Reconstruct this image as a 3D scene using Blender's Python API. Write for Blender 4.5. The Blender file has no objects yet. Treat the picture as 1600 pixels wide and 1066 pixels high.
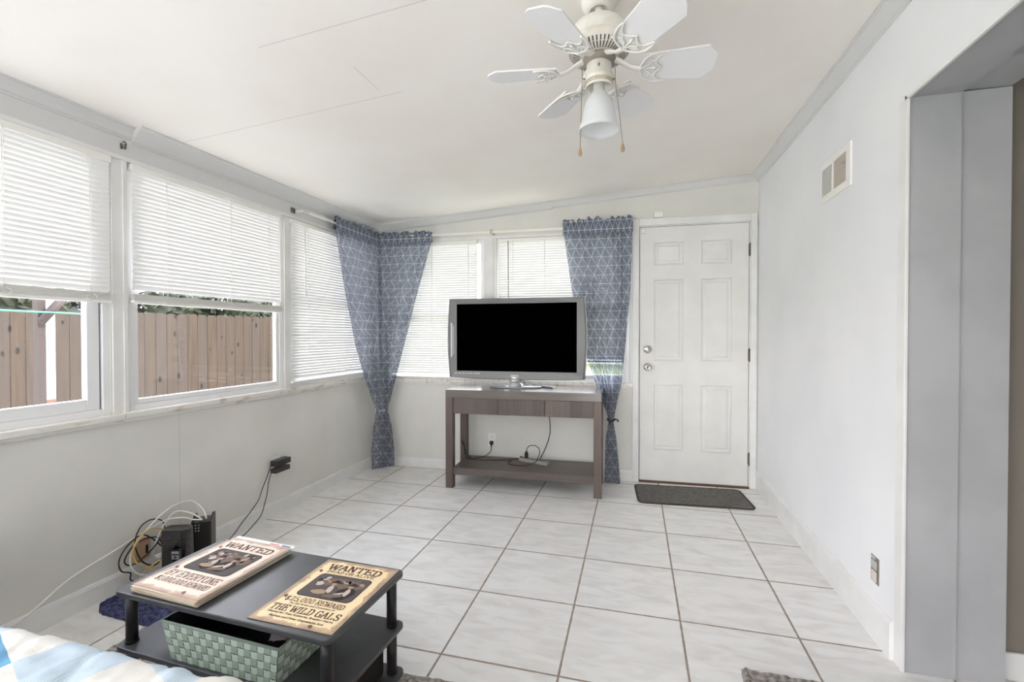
import bpy, bmesh, math, random
from mathutils import Vector, Matrix, noise
random.seed(7)
S = bpy.context.scene
COL = S.collection
PI = math.pi

# ------------------------------------------------------------------ colour / materials
def lin(c):
    c = c / 255.0
    return c / 12.92 if c <= 0.04045 else ((c + 0.055) / 1.055) ** 2.4
def rgb(r, g, b): return (lin(r), lin(g), lin(b), 1.0)

MATS = {}
def mat(name, col, rough=0.6, metal=0.0, spec=0.5, coat=0.0):
    m = bpy.data.materials.new(name); m.use_nodes = True
    b = m.node_tree.nodes['Principled BSDF']
    b.inputs['Base Color'].default_value = col
    b.inputs['Roughness'].default_value = rough
    b.inputs['Metallic'].default_value = metal
    b.inputs['Specular IOR Level'].default_value = spec
    b.inputs['Coat Weight'].default_value = coat
    MATS[name] = m
    return m
def nd(m, typ, **kw):
    n = m.node_tree.nodes.new(typ)
    for k, v in kw.items(): setattr(n, k, v)
    return n
def lk(m, a, b): m.node_tree.links.new(a, b)
def bsdf(m): return m.node_tree.nodes['Principled BSDF']
def coords(m, kind='Object', scale=(1, 1, 1)):
    tc = nd(m, 'ShaderNodeTexCoord'); mp = nd(m, 'ShaderNodeMapping')
    mp.inputs['Scale'].default_value = scale
    lk(m, tc.outputs[kind], mp.inputs['Vector']); return mp.outputs['Vector']
def noisy(m, c1, c2, scale=5, detail=4, vec=None, lo=.35, hi=.65, bump=0, bscale=None, bdist=.002, sc=(1, 1, 1)):
    """two paint/material tones mottled by noise, optional bump"""
    v = vec or coords(m, 'Object', sc)
    n = nd(m, 'ShaderNodeTexNoise'); n.inputs['Scale'].default_value = scale; n.inputs['Detail'].default_value = detail
    lk(m, v, n.inputs['Vector'])
    r = nd(m, 'ShaderNodeValToRGB'); r.color_ramp.elements[0].color = c1; r.color_ramp.elements[1].color = c2
    r.color_ramp.elements[0].position = lo; r.color_ramp.elements[1].position = hi
    lk(m, n.outputs['Fac'], r.inputs['Fac']); lk(m, r.outputs['Color'], bsdf(m).inputs['Base Color'])
    if bump:
        n2 = nd(m, 'ShaderNodeTexNoise'); n2.inputs['Scale'].default_value = bscale or scale * 8; n2.inputs['Detail'].default_value = 4
        lk(m, v, n2.inputs['Vector'])
        bp = nd(m, 'ShaderNodeBump'); bp.inputs['Strength'].default_value = bump; bp.inputs['Distance'].default_value = bdist
        lk(m, n2.outputs['Fac'], bp.inputs['Height']); lk(m, bp.outputs['Normal'], bsdf(m).inputs['Normal'])
    return r.outputs['Color']
def math_n(m, op, a, b=None, c=None):
    n = nd(m, 'ShaderNodeMath', operation=op)
    for i, x in enumerate((a, b, c)):
        if x is None: continue
        if isinstance(x, (int, float)): n.inputs[i].default_value = x
        else: lk(m, x, n.inputs[i])
    return n.outputs[0]
def mixc(m, fac, a, b):
    n = nd(m, 'ShaderNodeMix', data_type='RGBA')
    if isinstance(fac, (int, float)): n.inputs[0].default_value = fac
    else: lk(m, fac, n.inputs[0])
    for i, x in ((6, a), (7, b)):
        if isinstance(x, tuple): n.inputs[i].default_value = x
        else: lk(m, x, n.inputs[i])
    return n.outputs[2]

# paints
greige = mat('greige_wall_paint', rgb(207, 204, 196), .75)
noisy(greige, rgb(218, 217, 211), rgb(225, 224, 218), 3, bump=.25, bscale=120, bdist=.001)
whitewall = mat('white_wall_paint', rgb(234, 235, 237), .7)
noisy(whitewall, rgb(231, 232, 235), rgb(237, 238, 240), 2, bump=.25, bscale=90, bdist=.001)
trimw = mat('white_gloss_trim', rgb(231, 231, 230), .35)
noisy(trimw, rgb(226, 226, 224), rgb(235, 235, 234), 6, bump=.2, bscale=60, bdist=.001)
crownm = mat('crown_moulding_paint', rgb(214, 214, 213), .45)
sillm = mat('worn_sill_paint', rgb(226, 222, 214), .45)
noisy(sillm, rgb(205, 190, 172), rgb(232, 230, 225), 9, 6, lo=.33, hi=.46, sc=(3, 1, 3), bump=.3, bscale=50)
jambm = mat('grey_white_jamb', rgb(205, 207, 210), .5)
noisy(jambm, rgb(168, 169, 171), rgb(178, 179, 181), 4, bump=.4, bscale=35, bdist=.002)  # jamb boards toned down to an even grey darker than the wall
nextm = mat('taupe_next_room_paint', rgb(128, 121, 112), .8)
doorm = mat('door_paint', rgb(226, 226, 222), .45)
noisy(doorm, rgb(222, 222, 218), rgb(230, 230, 226), 4)
vinyl = mat('white_vinyl', rgb(236, 237, 238), .35)
darkgap = mat('dark_gap', rgb(52, 38, 36), .8)
brownth = mat('brown_threshold', rgb(96, 66, 48), .6)
brass = mat('aged_steel', rgb(120, 112, 98), .45, .7)
chrome = mat('satin_chrome', rgb(200, 198, 194), .2, 1)
blackp = mat('black_plastic', rgb(34, 34, 35), .45)
blackr = mat('black_rubber', rgb(30, 29, 29), .6)
blackgloss = mat('black_gloss', rgb(20, 20, 21), .18)
whitep = mat('white_plastic', rgb(240, 239, 234), .35)
cordw = mat('white_cable', rgb(235, 233, 226), .45)
cordy = mat('yellow_cable', rgb(214, 186, 112), .45)
cordb = mat('black_cable', rgb(44, 39, 38), .5)
grass = mat('lawn_grass', rgb(110, 140, 60), .95)
noisy(grass, rgb(78, 88, 50), rgb(112, 122, 72), 3, 8, bump=.6, bscale=60, bdist=.02)

# ceiling with faint panel joints
ceilm = mat('cream_ceiling_paint', rgb(236, 230, 220), .55)
def ceil_nodes(m):
    c = noisy(m, rgb(238, 233, 225), rgb(243, 240, 234), 1.3, 3, bump=.15, bscale=70, bdist=.001)
    tc = nd(m, 'ShaderNodeTexCoord'); sx = nd(m, 'ShaderNodeSeparateXYZ'); lk(m, tc.outputs['Object'], sx.inputs[0])
    def seam(axis, pos, o2, lo, hi):
        a = math_n(m, 'LESS_THAN', math_n(m, 'ABSOLUTE', math_n(m, 'SUBTRACT', sx.outputs[axis], pos)), .0020)
        b_ = math_n(m, 'MULTIPLY', math_n(m, 'GREATER_THAN', sx.outputs[o2], lo), math_n(m, 'LESS_THAN', sx.outputs[o2], hi))
        return math_n(m, 'MULTIPLY', a, b_)
    l1 = math_n(m, 'MAXIMUM', math_n(m, 'MAXIMUM', seam('Y', -1.905, 'X', -2, -.30), seam('Y', -2.36, 'X', -.62, 3)), seam('X', -.38, 'Y', -2.14, -1.95))
    lk(m, mixc(m, math_n(m, 'MULTIPLY', l1, .35), c, rgb(150, 144, 136)), bsdf(m).inputs['Base Color'])
ceil_nodes(ceilm)

# floor tiles
TS = .435
tilem = mat('ceramic_floor_tile', rgb(205, 203, 200), .28)
def tile_nodes(m):
    tc = nd(m, 'ShaderNodeTexCoord'); sx = nd(m, 'ShaderNodeSeparateXYZ'); lk(m, tc.outputs['Object'], sx.inputs[0])
    # a little waviness of the grout edge
    nz = nd(m, 'ShaderNodeTexNoise'); nz.inputs['Scale'].default_value = 30; lk(m, tc.outputs['Object'], nz.inputs['Vector'])
    w = math_n(m, 'MULTIPLY', math_n(m, 'SUBTRACT', nz.outputs['Fac'], .5), .004)
    def dist(o):
        f = math_n(m, 'FRACT', math_n(m, 'DIVIDE', o, TS))
        return math_n(m, 'MULTIPLY', math_n(m, 'MINIMUM', f, math_n(m, 'SUBTRACT', 1, f)), TS)
    dm = math_n(m, 'ADD', math_n(m, 'MINIMUM', dist(sx.outputs['X']), dist(sx.outputs['Y'])), w)
    g = math_n(m, 'LESS_THAN', dm, .0040)
    # per tile shift of the marbling
    fl = nd(m, 'ShaderNodeVectorMath', operation='FLOOR'); dv = nd(m, 'ShaderNodeVectorMath', operation='SCALE'); dv.inputs['Scale'].default_value = 1 / TS
    lk(m, tc.outputs['Object'], dv.inputs[0]); lk(m, dv.outputs[0], fl.inputs[0])
    wn = nd(m, 'ShaderNodeTexWhiteNoise', noise_dimensions='2D'); lk(m, fl.outputs[0], wn.inputs['Vector'])
    off = nd(m, 'ShaderNodeVectorMath', operation='MULTIPLY_ADD'); off.inputs[1].default_value = (7, 7, 7)
    lk(m, wn.outputs['Color'], off.inputs[0]); lk(m, tc.outputs['Object'], off.inputs[2])
    mp = nd(m, 'ShaderNodeMapping'); mp.inputs['Rotation'].default_value = (0, 0, .7); mp.inputs['Scale'].default_value = (1, 3, 1); lk(m, off.outputs[0], mp.inputs[0])
    n1 = nd(m, 'ShaderNodeTexNoise'); n1.inputs['Scale'].default_value = 6; n1.inputs['Detail'].default_value = 7; n1.inputs['Distortion'].default_value = .8; lk(m, mp.outputs[0], n1.inputs['Vector'])
    r = nd(m, 'ShaderNodeValToRGB'); e = r.color_ramp.elements
    e[0].position = .3; e[0].color = rgb(220, 218, 216); e[1].position = .56; e[1].color = rgb(236, 235, 234)
    x = e.new(.68); x.color = rgb(238, 238, 238)
    lk(m, n1.outputs['Fac'], r.inputs['Fac'])
    tint = mixc(m, math_n(m, 'MULTIPLY', wn.outputs['Value'], .12), r.outputs['Color'], rgb(214, 211, 209))
    n3 = nd(m, 'ShaderNodeTexNoise'); n3.inputs['Scale'].default_value = 9; lk(m, tc.outputs['Object'], n3.inputs['Vector'])
    gc = mixc(m, n3.outputs['Fac'], rgb(140, 126, 115), rgb(168, 155, 144))
    lk(m, mixc(m, g, tint, gc), bsdf(m).inputs['Base Color'])
    lk(m, math_n(m, 'MULTIPLY_ADD', g, .5, .3), bsdf(m).inputs['Roughness'])
    bp = nd(m, 'ShaderNodeBump'); bp.inputs['Strength'].default_value = .6; bp.inputs['Distance'].default_value = .0025
    h = math_n(m, 'ADD', math_n(m, 'MULTIPLY', math_n(m, 'MINIMUM', dm, .007), 140), math_n(m, 'MULTIPLY', n1.outputs['Fac'], .12))
    lk(m, h, bp.inputs['Height']); lk(m, bp.outputs['Normal'], bsdf(m).inputs['Normal'])
tile_nodes(tilem)

# dark wood of the console, tones change from stave to stave
def wood(name, c1, c2, stave=.09, vert=True, rough=.4):
    m = mat(name, c1, rough)
    tc = nd(m, 'ShaderNodeTexCoord'); sx = nd(m, 'ShaderNodeSeparateXYZ'); lk(m, tc.outputs['Object'], sx.inputs[0])
    o = sx.outputs['X'] if vert else sx.outputs['Y']
    wn = nd(m, 'ShaderNodeTexWhiteNoise', noise_dimensions='1D'); lk(m, math_n(m, 'FLOOR', math_n(m, 'DIVIDE', o, stave)), wn.inputs['W'])
    mp = nd(m, 'ShaderNodeMapping'); mp.inputs['Scale'].default_value = (60, 60, 3) if vert else (3, 60, 60)
    lk(m, tc.outputs['Object'], mp.inputs[0])
    n = nd(m, 'ShaderNodeTexNoise'); n.inputs['Scale'].default_value = 1.5; n.inputs['Detail'].default_value = 6; lk(m, mp.outputs[0], n.inputs['Vector'])
    f = math_n(m, 'ADD', math_n(m, 'MULTIPLY', n.outputs['Fac'], .7), math_n(m, 'MULTIPLY', wn.outputs['Value'], .45))
    lk(m, mixc(m, math_n(m, 'SUBTRACT', f, .15), c1, c2), bsdf(m).inputs['Base Color'])
    return m
woodv = wood('dark_stained_wood_upright', rgb(64, 55, 51), rgb(112, 97, 89))
woodt = wood('dark_stained_wood_top', rgb(92, 84, 80), rgb(136, 124, 118), .11, False, .22); bsdf(woodt).inputs['Coat Weight'].default_value = .6; bsdf(woodt).inputs['Coat Roughness'].default_value = .12
woodh = wood('dark_stained_wood_flat', rgb(78, 70, 66), rgb(124, 112, 106), .11, False)

# translucent slat / cloth materials (they really let daylight through)
def translucent(m, amount, col):
    nt = m.node_tree; out = [n for n in nt.nodes if n.type == 'OUTPUT_MATERIAL'][0]
    t = nd(m, 'ShaderNodeBsdfTranslucent'); t.inputs['Color'].default_value = col if isinstance(col, tuple) else (1, 1, 1, 1)
    if not isinstance(col, tuple): lk(m, col, t.inputs['Color'])
    mx = nd(m, 'ShaderNodeMixShader'); mx.inputs[0].default_value = amount
    lk(m, bsdf(m).outputs[0], mx.inputs[1]); lk(m, t.outputs[0], mx.inputs[2]); lk(m, mx.outputs[0], out.inputs['Surface'])
    return mx
slatm = mat('white_vinyl_slat', rgb(244, 244, 243), .45); translucent(slatm, .024, rgb(250, 250, 250))
def fabric(name, amount, sheer=0.0):
    m = mat(name, rgb(96, 106, 124), .9, spec=.1)
    tc = nd(m, 'ShaderNodeTexCoord'); sx = nd(m, 'ShaderNodeSeparateXYZ'); lk(m, tc.outputs['UV'], sx.inputs[0])
    H = .072
    fac = None
    for a in (0, PI / 3, -PI / 3):
        d = math_n(m, 'ADD', math_n(m, 'MULTIPLY', sx.outputs['X'], math.sin(a)), math_n(m, 'MULTIPLY', sx.outputs['Y'], math.cos(a)))
        f = math_n(m, 'FRACT', math_n(m, 'DIVIDE', d, H))
        mm = math_n(m, 'MULTIPLY', math_n(m, 'MINIMUM', f, math_n(m, 'SUBTRACT', 1, f)), H)
        l = math_n(m, 'LESS_THAN', mm, .0019)
        fac = l if fac is None else math_n(m, 'MAXIMUM', fac, l)
    wv = nd(m, 'ShaderNodeTexNoise'); wv.inputs['Scale'].default_value = 60; wv.inputs['Detail'].default_value = 3
    mp = nd(m, 'ShaderNodeMapping'); mp.inputs['Scale'].default_value = (1, 6, 1); lk(m, tc.outputs['UV'], mp.inputs[0]); lk(m, mp.outputs[0], wv.inputs['Vector'])
    base = mixc(m, wv.outputs['Fac'], rgb(98, 107, 124), rgb(124, 132, 148))
    c = mixc(m, math_n(m, 'MULTIPLY', fac, .85), base, rgb(228, 230, 232))
    lk(m, c, bsdf(m).inputs['Base Color'])
    mx = translucent(m, amount, mixc(m, .30, c, rgb(225, 228, 245)))
    if sheer:
        out = [n for n in m.node_tree.nodes if n.type == 'OUTPUT_MATERIAL'][0]
        tr = nd(m, 'ShaderNodeBsdfTransparent'); tr.inputs['Color'].default_value = rgb(225, 230, 240)
        m2 = nd(m, 'ShaderNodeMixShader'); m2.inputs[0].default_value = sheer
        lk(m, mx.outputs[0], m2.inputs[1]); lk(m, tr.outputs[0], m2.inputs[2]); lk(m, m2.outputs[0], out.inputs['Surface'])
    return m
curtm = fabric('blue_grey_lattice_curtain', .42, .27)
headm = fabric('blue_grey_lattice_heading', .06)

# glass: clear pane with real reflection
glassm = mat('window_glass', rgb(255, 255, 255), .02)
def glass_nodes(m):
    out = [n for n in m.node_tree.nodes if n.type == 'OUTPUT_MATERIAL'][0]
    tr = nd(m, 'ShaderNodeBsdfTransparent'); tr.inputs['Color'].default_value = (.95, .95, .95, 1)
    gl = nd(m, 'ShaderNodeBsdfGlossy'); gl.inputs['Roughness'].default_value = .01
    fr = nd(m, 'ShaderNodeFresnel'); ge = nd(m, 'ShaderNodeNewGeometry'); lk(m, math_n(m, 'MULTIPLY_ADD', ge.outputs['Backfacing'], 1 / 1.45 - 1.45, 1.45), fr.inputs['IOR'])
    mx = nd(m, 'ShaderNodeMixShader'); lk(m, fr.outputs[0], mx.inputs[0]); lk(m, tr.outputs[0], mx.inputs[1]); lk(m, gl.outputs[0], mx.inputs[2])
    lk(m, mx.outputs[0], out.inputs['Surface'])
glass_nodes(glassm)

# ------------------------------------------------------------------ mesh builder
class MB:
    def __init__(s): s.v = []; s.f = []; s.mi = []; s.uv = None; s.sm = []
    def add(s, vs, fs, mi=0, smooth=False):
        o = len(s.v); s.v += [tuple(v) for v in vs]
        for f in fs: s.f.append(tuple(i + o for i in f)); s.mi.append(mi); s.sm.append(smooth)
        return s
    def box(s, x0, x1, y0, y1, z0, z1, mi=0, M=None):
        vs = [(x, y, z) for z in (z0, z1) for y in (y0, y1) for x in (x0, x1)]
        if M is not None: vs = [M @ Vector(v) for v in vs]
        return s.add(vs, [(0, 2, 3, 1), (4, 5, 7, 6), (0, 1, 5, 4), (2, 6, 7, 3), (0, 4, 6, 2), (1, 3, 7, 5)], mi)
    def rbox(s, x0, x1, y0, y1, z0, z1, b, mi=0, M=None, seg=2):
        """box with bevelled edges"""
        bm = bmesh.new(); bmesh.ops.create_cube(bm, size=1)
        for v in bm.verts: v.co = Vector(((x0 + x1) / 2 + v.co.x * (x1 - x0), (y0 + y1) / 2 + v.co.y * (y1 - y0), (z0 + z1) / 2 + v.co.z * (z1 - z0)))
        bmesh.ops.bevel(bm, geom=bm.edges[:], offset=b, segments=seg, affect='EDGES', profile=.5)
        bm.verts.index_update()
        vs = [(M @ v.co if M is not None else v.co.copy()) for v in bm.verts]; fs = [[v.index for v in f.verts] for f in bm.faces]
        bm.free(); return s.add(vs, fs, mi)
    def prism(s, pts, z0, z1, mi=0, M=None):
        n = len(pts)
        vs = [(x, y, z0) for x, y in pts] + [(x, y, z1) for x, y in pts]
        if M is not None: vs = [M @ Vector(v) for v in vs]
        return s.add(vs, [tuple(range(n - 1, -1, -1)), tuple(range(n, 2 * n))] + [(i, (i + 1) % n, (i + 1) % n + n, i + n) for i in range(n)], mi)
    def extr(s, prof, p0, p1, ax, up=(0, 0, 1), mi=0, cap=True):
        """profile (a,b) -> a along ax, b along up ; swept from p0 to p1"""
        A = Vector(ax); U = Vector(up); n = len(prof)
        vs = [Vector(p) + A * a + U * b for p in (p0, p1) for a, b in prof]
        fs = [(i, (i + 1) % n, (i + 1) % n + n, i + n) for i in range(n)]
        if cap: fs += [tuple(range(n - 1, -1, -1)), tuple(range(n, 2 * n))]
        return s.add(vs, fs, mi)
    def tube(s, pts, r, n=8, mi=0, closed=False, flat=None):
        pts = [Vector(p) for p in pts]; N = len(pts); rs = r if isinstance(r, (list, tuple)) else [r] * N
        vs = []; prev = None
        for i, p in enumerate(pts):
            t = (pts[(i + 1) % N] - pts[i - 1]) if closed else (pts[min(i + 1, N - 1)] - pts[max(i - 1, 0)])
            if t.length < 1e-9: t = Vector((0, 0, 1))
            t.normalize()
            if prev is None:
                a = Vector((0, 0, 1)) if abs(t.z) < .9 else Vector((1, 0, 0)); u = t.cross(a).normalized()
            else:
                u = prev - t * prev.dot(t)
                u = u.normalized() if u.length > 1e-6 else t.orthogonal().normalized()
            prev = u; w = t.cross(u)
            for k in range(n):
                a = 2 * PI * k / n
                vs.append(p + (u * math.cos(a) + w * math.sin(a) * (flat or 1)) * rs[i])
        fs = []
        for i in range(N if closed else N - 1):
            j = (i + 1) % N
            for k in range(n): fs.append((i * n + k, i * n + (k + 1) % n, j * n + (k + 1) % n, j * n + k))
        s.add(vs, fs, mi, True)
        if not closed:
            o = len(s.v) - len(vs)
            s.f.append(tuple(o + k for k in range(n - 1, -1, -1))); s.mi.append(mi); s.sm.append(False)
            s.f.append(tuple(o + (N - 1) * n + k for k in range(n))); s.mi.append(mi); s.sm.append(False)
        return s
    def lathe(s, prof, n=32, c=(0, 0, 0), mi=0, M=None, smooth=True):
        vs = []
        for r, z in prof:
            for k in range(n):
                a = 2 * PI * k / n; v = Vector((c[0] + r * math.cos(a), c[1] + r * math.sin(a), c[2] + z)); vs.append(M @ v if M is not None else v)
        fs = [(i * n + k, i * n + (k + 1) % n, (i + 1) * n + (k + 1) % n, (i + 1) * n + k) for i in range(len(prof) - 1) for k in range(n)]
        return s.add(vs, fs, mi, smooth)
    def build(s, name, mats, parent=None, loc=None, rz=None):
        me = bpy.data.meshes.new(name); me.from_pydata(s.v, [], s.f)
        for m in (mats if isinstance(mats, (list, tuple)) else [mats]): me.materials.append(m)
        me.polygons.foreach_set('material_index', s.mi); me.polygons.foreach_set('use_smooth', s.sm)
        if s.uv:
            ul = me.uv_layers.new(name='UVMap')
            for l in me.loops: ul.data[l.index].uv = s.uv[l.vertex_index]
        me.update()
        o = bpy.data.objects.new(name, me); COL.objects.link(o)
        if parent: o.parent = parent
        if loc is not None: o.location = loc
        if rz is not None: o.rotation_euler = (0, 0, rz)
        return o
def recalc(o):
    bm = bmesh.new(); bm.from_mesh(o.data); bmesh.ops.recalc_face_normals(bm, faces=bm.faces); bm.to_mesh(o.data); bm.free(); return o
def bevel(o, w=.003, seg=2, ang=40):
    md = o.modifiers.new('bevel', 'BEVEL'); md.width = w; md.segments = seg; md.limit_method = 'ANGLE'; md.angle_limit = math.radians(ang); return o
def curve_pts(ctrl, n=10):
    """catmull-rom through control points"""
    P = [Vector(p) for p in ctrl]; out = []
    for i in range(len(P) - 1):
        p0 = P[max(i - 1, 0)]; p1 = P[i]; p2 = P[i + 1]; p3 = P[min(i + 2, len(P) - 1)]
        for k in range(n):
            t = k / n
            out.append(.5 * ((2 * p1) + (p2 - p0) * t + (2 * p0 - 5 * p1 + 4 * p2 - p3) * t * t + (3 * p1 - p0 - 3 * p2 + p3) * t ** 3))
    out.append(P[-1]); return out
def tag(o, label=None, cat=None, group=None, kind=None):
    if label: o['label'] = label
    if cat: o['category'] = cat
    if group: o['group'] = group
    if kind: o['kind'] = kind
    return o
def thing(name, label, cat, loc=(0, 0, 0), rz=0, group=None):
    o = bpy.data.objects.new(name, None); COL.objects.link(o); o.empty_display_size = .05
    o.location = loc; o.rotation_euler = (0, 0, rz); return tag(o, label, cat, group)
def struct(o, label, cat): return tag(o, label, cat, kind='structure')
def copy_tree(o, parent=None):
    c = o.copy(); COL.objects.link(c)
    if parent: c.parent = parent
    for ch in list(o.children): copy_tree(ch, c)
    return c

# text helpers -------------------------------------------------------
GL = {
 'A': ([[(.1, 0), (.5, 1), (.9, 0)], [(.27, .36), (.73, .36)]], [(.1, 0), (.9, 0)]),
 'B': ([[(.2, 0), (.2, 1), (.62, 1), (.8, .88), (.8, .64), (.62, .53), (.2, .53)], [(.62, .53), (.86, .4), (.86, .13), (.66, 0), (.2, 0)]], [(.16, 0), (.16, 1)]),
 'D': ([[(.2, 0), (.2, 1), (.6, 1), (.86, .75), (.86, .25), (.6, 0), (.2, 0)]], [(.16, 0), (.16, 1)]),
 'E': ([[(.85, .82), (.85, 1), (.2, 1), (.2, 0), (.88, 0), (.88, .2)], [(.2, .52), (.62, .52)], [(.62, .4), (.62, .64)]], [(.16, 0), (.16, 1)]),
 'G': ([[(.85, .75), (.7, 1), (.3, 1), (.12, .75), (.12, .25), (.3, 0), (.7, 0), (.86, .2), (.86, .45), (.6, .45)]], [(.86, .45)]),
 'H': ([[(.2, 0), (.2, 1)], [(.8, 0), (.8, 1)], [(.2, .5), (.8, .5)]], [(.2, 0), (.2, 1), (.8, 0), (.8, 1)]),
 'I': ([[(.5, 0), (.5, 1)]], [(.5, 0), (.5, 1)]),
 'L': ([[(.25, 1), (.25, 0), (.86, 0), (.86, .24)]], [(.25, 1), (.2, 0)]),
 'N': ([[(.2, 0), (.2, 1), (.8, 0), (.8, 1)]], [(.2, 0), (.18, 1), (.8, 1)]),
 'O': ([[(.3, 0), (.12, .25), (.12, .75), (.3, 1), (.7, 1), (.88, .75), (.88, .25), (.7, 0), (.3, 0)]], []),
 'R': ([[(.2, 0), (.2, 1), (.65, 1), (.84, .86), (.84, .62), (.65, .5), (.2, .5)], [(.55, .5), (.86, 0)]], [(.2, 0), (.16, 1), (.86, 0)]),
 'S': ([[(.82, .78), (.68, 1), (.3, 1), (.15, .82), (.18, .62), (.8, .4), (.86, .2), (.7, 0), (.3, 0), (.14, .22)]], []),
 'T': ([[(.5, 0), (.5, 1)], [(.1, .8), (.1, 1), (.9, 1), (.9, .8)]], [(.5, 0)]),
 'V': ([[(.12, 1), (.5, 0), (.88, 1)]], [(.12, 1), (.88, 1)]),
 'W': ([[(.02, 1), (.27, 0), (.5, .8), (.73, 0), (.98, 1)]], [(.04, 1), (.5, 1), (.96, 1)]),
 'Y': ([[(.12, 1), (.5, .48), (.88, 1)], [(.5, .48), (.5, 0)]], [(.12, 1), (.88, 1), (.5, 0)]),
 '0': ([[(.35, 0), (.18, .25), (.18, .75), (.35, 1), (.65, 1), (.82, .75), (.82, .25), (.65, 0), (.35, 0)]], []),
 '1': ([[(.3, .82), (.52, 1), (.52, 0)]], [(.52, 0)]),
 '2': ([[(.18, .78), (.32, 1), (.68, 1), (.82, .78), (.78, .58), (.18, .02), (.84, .02), (.84, .2)]], []),
 '5': ([[(.8, 1), (.24, 1), (.2, .56), (.64, .6), (.84, .42), (.82, .16), (.64, 0), (.3, 0), (.16, .18)]], []),
 '$': ([[(.8, .78), (.66, .92), (.32, .92), (.18, .78), (.2, .6), (.8, .42), (.84, .24), (.68, .08), (.3, .08), (.16, .24)], [(.5, -.08), (.5, 1.08)]], []),
 ',': ([[(.35, .1), (.22, -.15)]], []), '.': ([[(.3, 0), (.3, .12)]], []),
}
NARROW = {',': .35, '.': .35, ' ': .4, 'I': .55, '1': .65, 'W': 1.25}
def slab_text(mb, txt, cx, cy, width, h, z, th=.2, mi=0, arc=0.0):
    adv = [NARROW.get(c, 1.0) for c in txt]; tot = sum(adv) * 1.08
    cw = width / tot; x = cx - width / 2
    for c, a in zip(txt, adv):
        w = cw * a
        mx = x + w / 2; oy = cy + arc * (1 - ((mx - cx) / (width / 2)) ** 2)
        if c in GL:
            t = h * th
            P = lambda p: (x + p[0] * w, oy + p[1] * h)
            for pl in GL[c][0]:
                q = [P(p) for p in pl]
                for (ax, ay), (bx, by) in zip(q, q[1:]):
                    L = math.hypot(bx - ax, by - ay) or 1; ux, uy = (bx - ax) / L, (by - ay) / L
                    k = t / 2 * (.62 if abs(ux) > .9 else 1.0); e = t * .22
                    ax2, ay2, bx2, by2 = ax - ux * e, ay - uy * e, bx + ux * e, by + uy * e
                    mb.add([(ax2 - uy * k, ay2 + ux * k, z), (ax2 + uy * k, ay2 - ux * k, z), (bx2 + uy * k, by2 - ux * k, z), (bx2 - uy * k, by2 + ux * k, z)], [(0, 1, 2, 3)], mi)
            for p in GL[c][1]:
                px, py = P(p); k = t * .95; q = t * .28
                mb.add([(px - k, py - q, z), (px + k, py - q, z), (px + k, py + q, z), (px - k, py + q, z)], [(0, 1, 2, 3)], mi)
        x += w * 1.08
def font_text(mb, txt, size, M, mi=0, offset=0.0):
    cu = bpy.data.curves.new('t', 'FONT'); cu.body = txt; cu.size = size; cu.align_x = 'CENTER'; cu.offset = offset; cu.resolution_u = 2
    o = bpy.data.objects.new('t', cu); COL.objects.link(o)
    bpy.context.view_layer.update()
    me = bpy.data.meshes.new_from_object(o.evaluated_get(bpy.context.evaluated_depsgraph_get()))
    mb.add([M @ v.co for v in me.vertices], [tuple(p.vertices) for p in me.polygons], mi)
    bpy.data.objects.remove(o); bpy.data.curves.remove(cu); bpy.data.meshes.remove(me)

# ------------------------------------------------------------------ camera
cam_d = bpy.data.cameras.new('camera'); cam = bpy.data.objects.new('camera', cam_d); COL.objects.link(cam)
F, YAW, PITCH, ROLL = 721.773, .2596615, -.0121908, -.0003664
cam_d.sensor_fit = 'HORIZONTAL'; cam_d.sensor_width = 36; cam_d.lens = F / 1600 * 36; cam_d.clip_start = .02
fw = Vector((-math.sin(YAW) * math.cos(PITCH), math.cos(YAW) * math.cos(PITCH), math.sin(PITCH)))
rt = Vector((math.cos(YAW), math.sin(YAW), 0)); up = rt.cross(fw)
r2 = rt * math.cos(ROLL) + up * math.sin(ROLL); u2 = -rt * math.sin(ROLL) + up * math.cos(ROLL)
cam.matrix_world = Matrix(((r2.x, u2.x, -fw.x, .6860), (r2.y, u2.y, -fw.y, -3.7393), (r2.z, u2.z, -fw.z, 1.1740), (0, 0, 0, 1)))
S.camera = cam

# ------------------------------------------------------------------ room frame
XL, XR = -1.600, 1.592
TH = math.atan(.042); B0 = Vector((0, .074, 0))           # back wall frame: x along wall, +y outward
def bk(u, y, z=0): return (B0.x + u * math.cos(TH) - y * math.sin(TH), B0.y + u * math.sin(TH) + y * math.cos(TH), z)
YF = -7.2                                                   # where the modelled walls stop behind the camera
def ceil_z(x, y): return 2.280 + .0735 * x + .012 * y

# floor
o = MB().box(-1.75, 4.2, -7.35, .26, -.12, 0).build('floor', tilem); struct(o, 'pale marbled square ceramic tile floor with brown grout', 'floor')
# ceiling (slanted slab with eaves outside)
mb = MB()
pts = [(-2.05, YF), (4.2, YF), (4.2, .62), (-2.05, .48)]
mb.add([(x, y, ceil_z(x, y)) for x, y in pts] + [(x, y, ceil_z(x, y) + .16) for x, y in pts], [(0, 3, 2, 1), (4, 5, 6, 7), (0, 1, 5, 4), (1, 2, 6, 5), (2, 3, 7, 6), (3, 0, 4, 7)])
struct(mb.build('ceiling', ceilm), 'cream painted ceiling sloping up to the right', 'ceiling')

WTOP = 2.5
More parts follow.
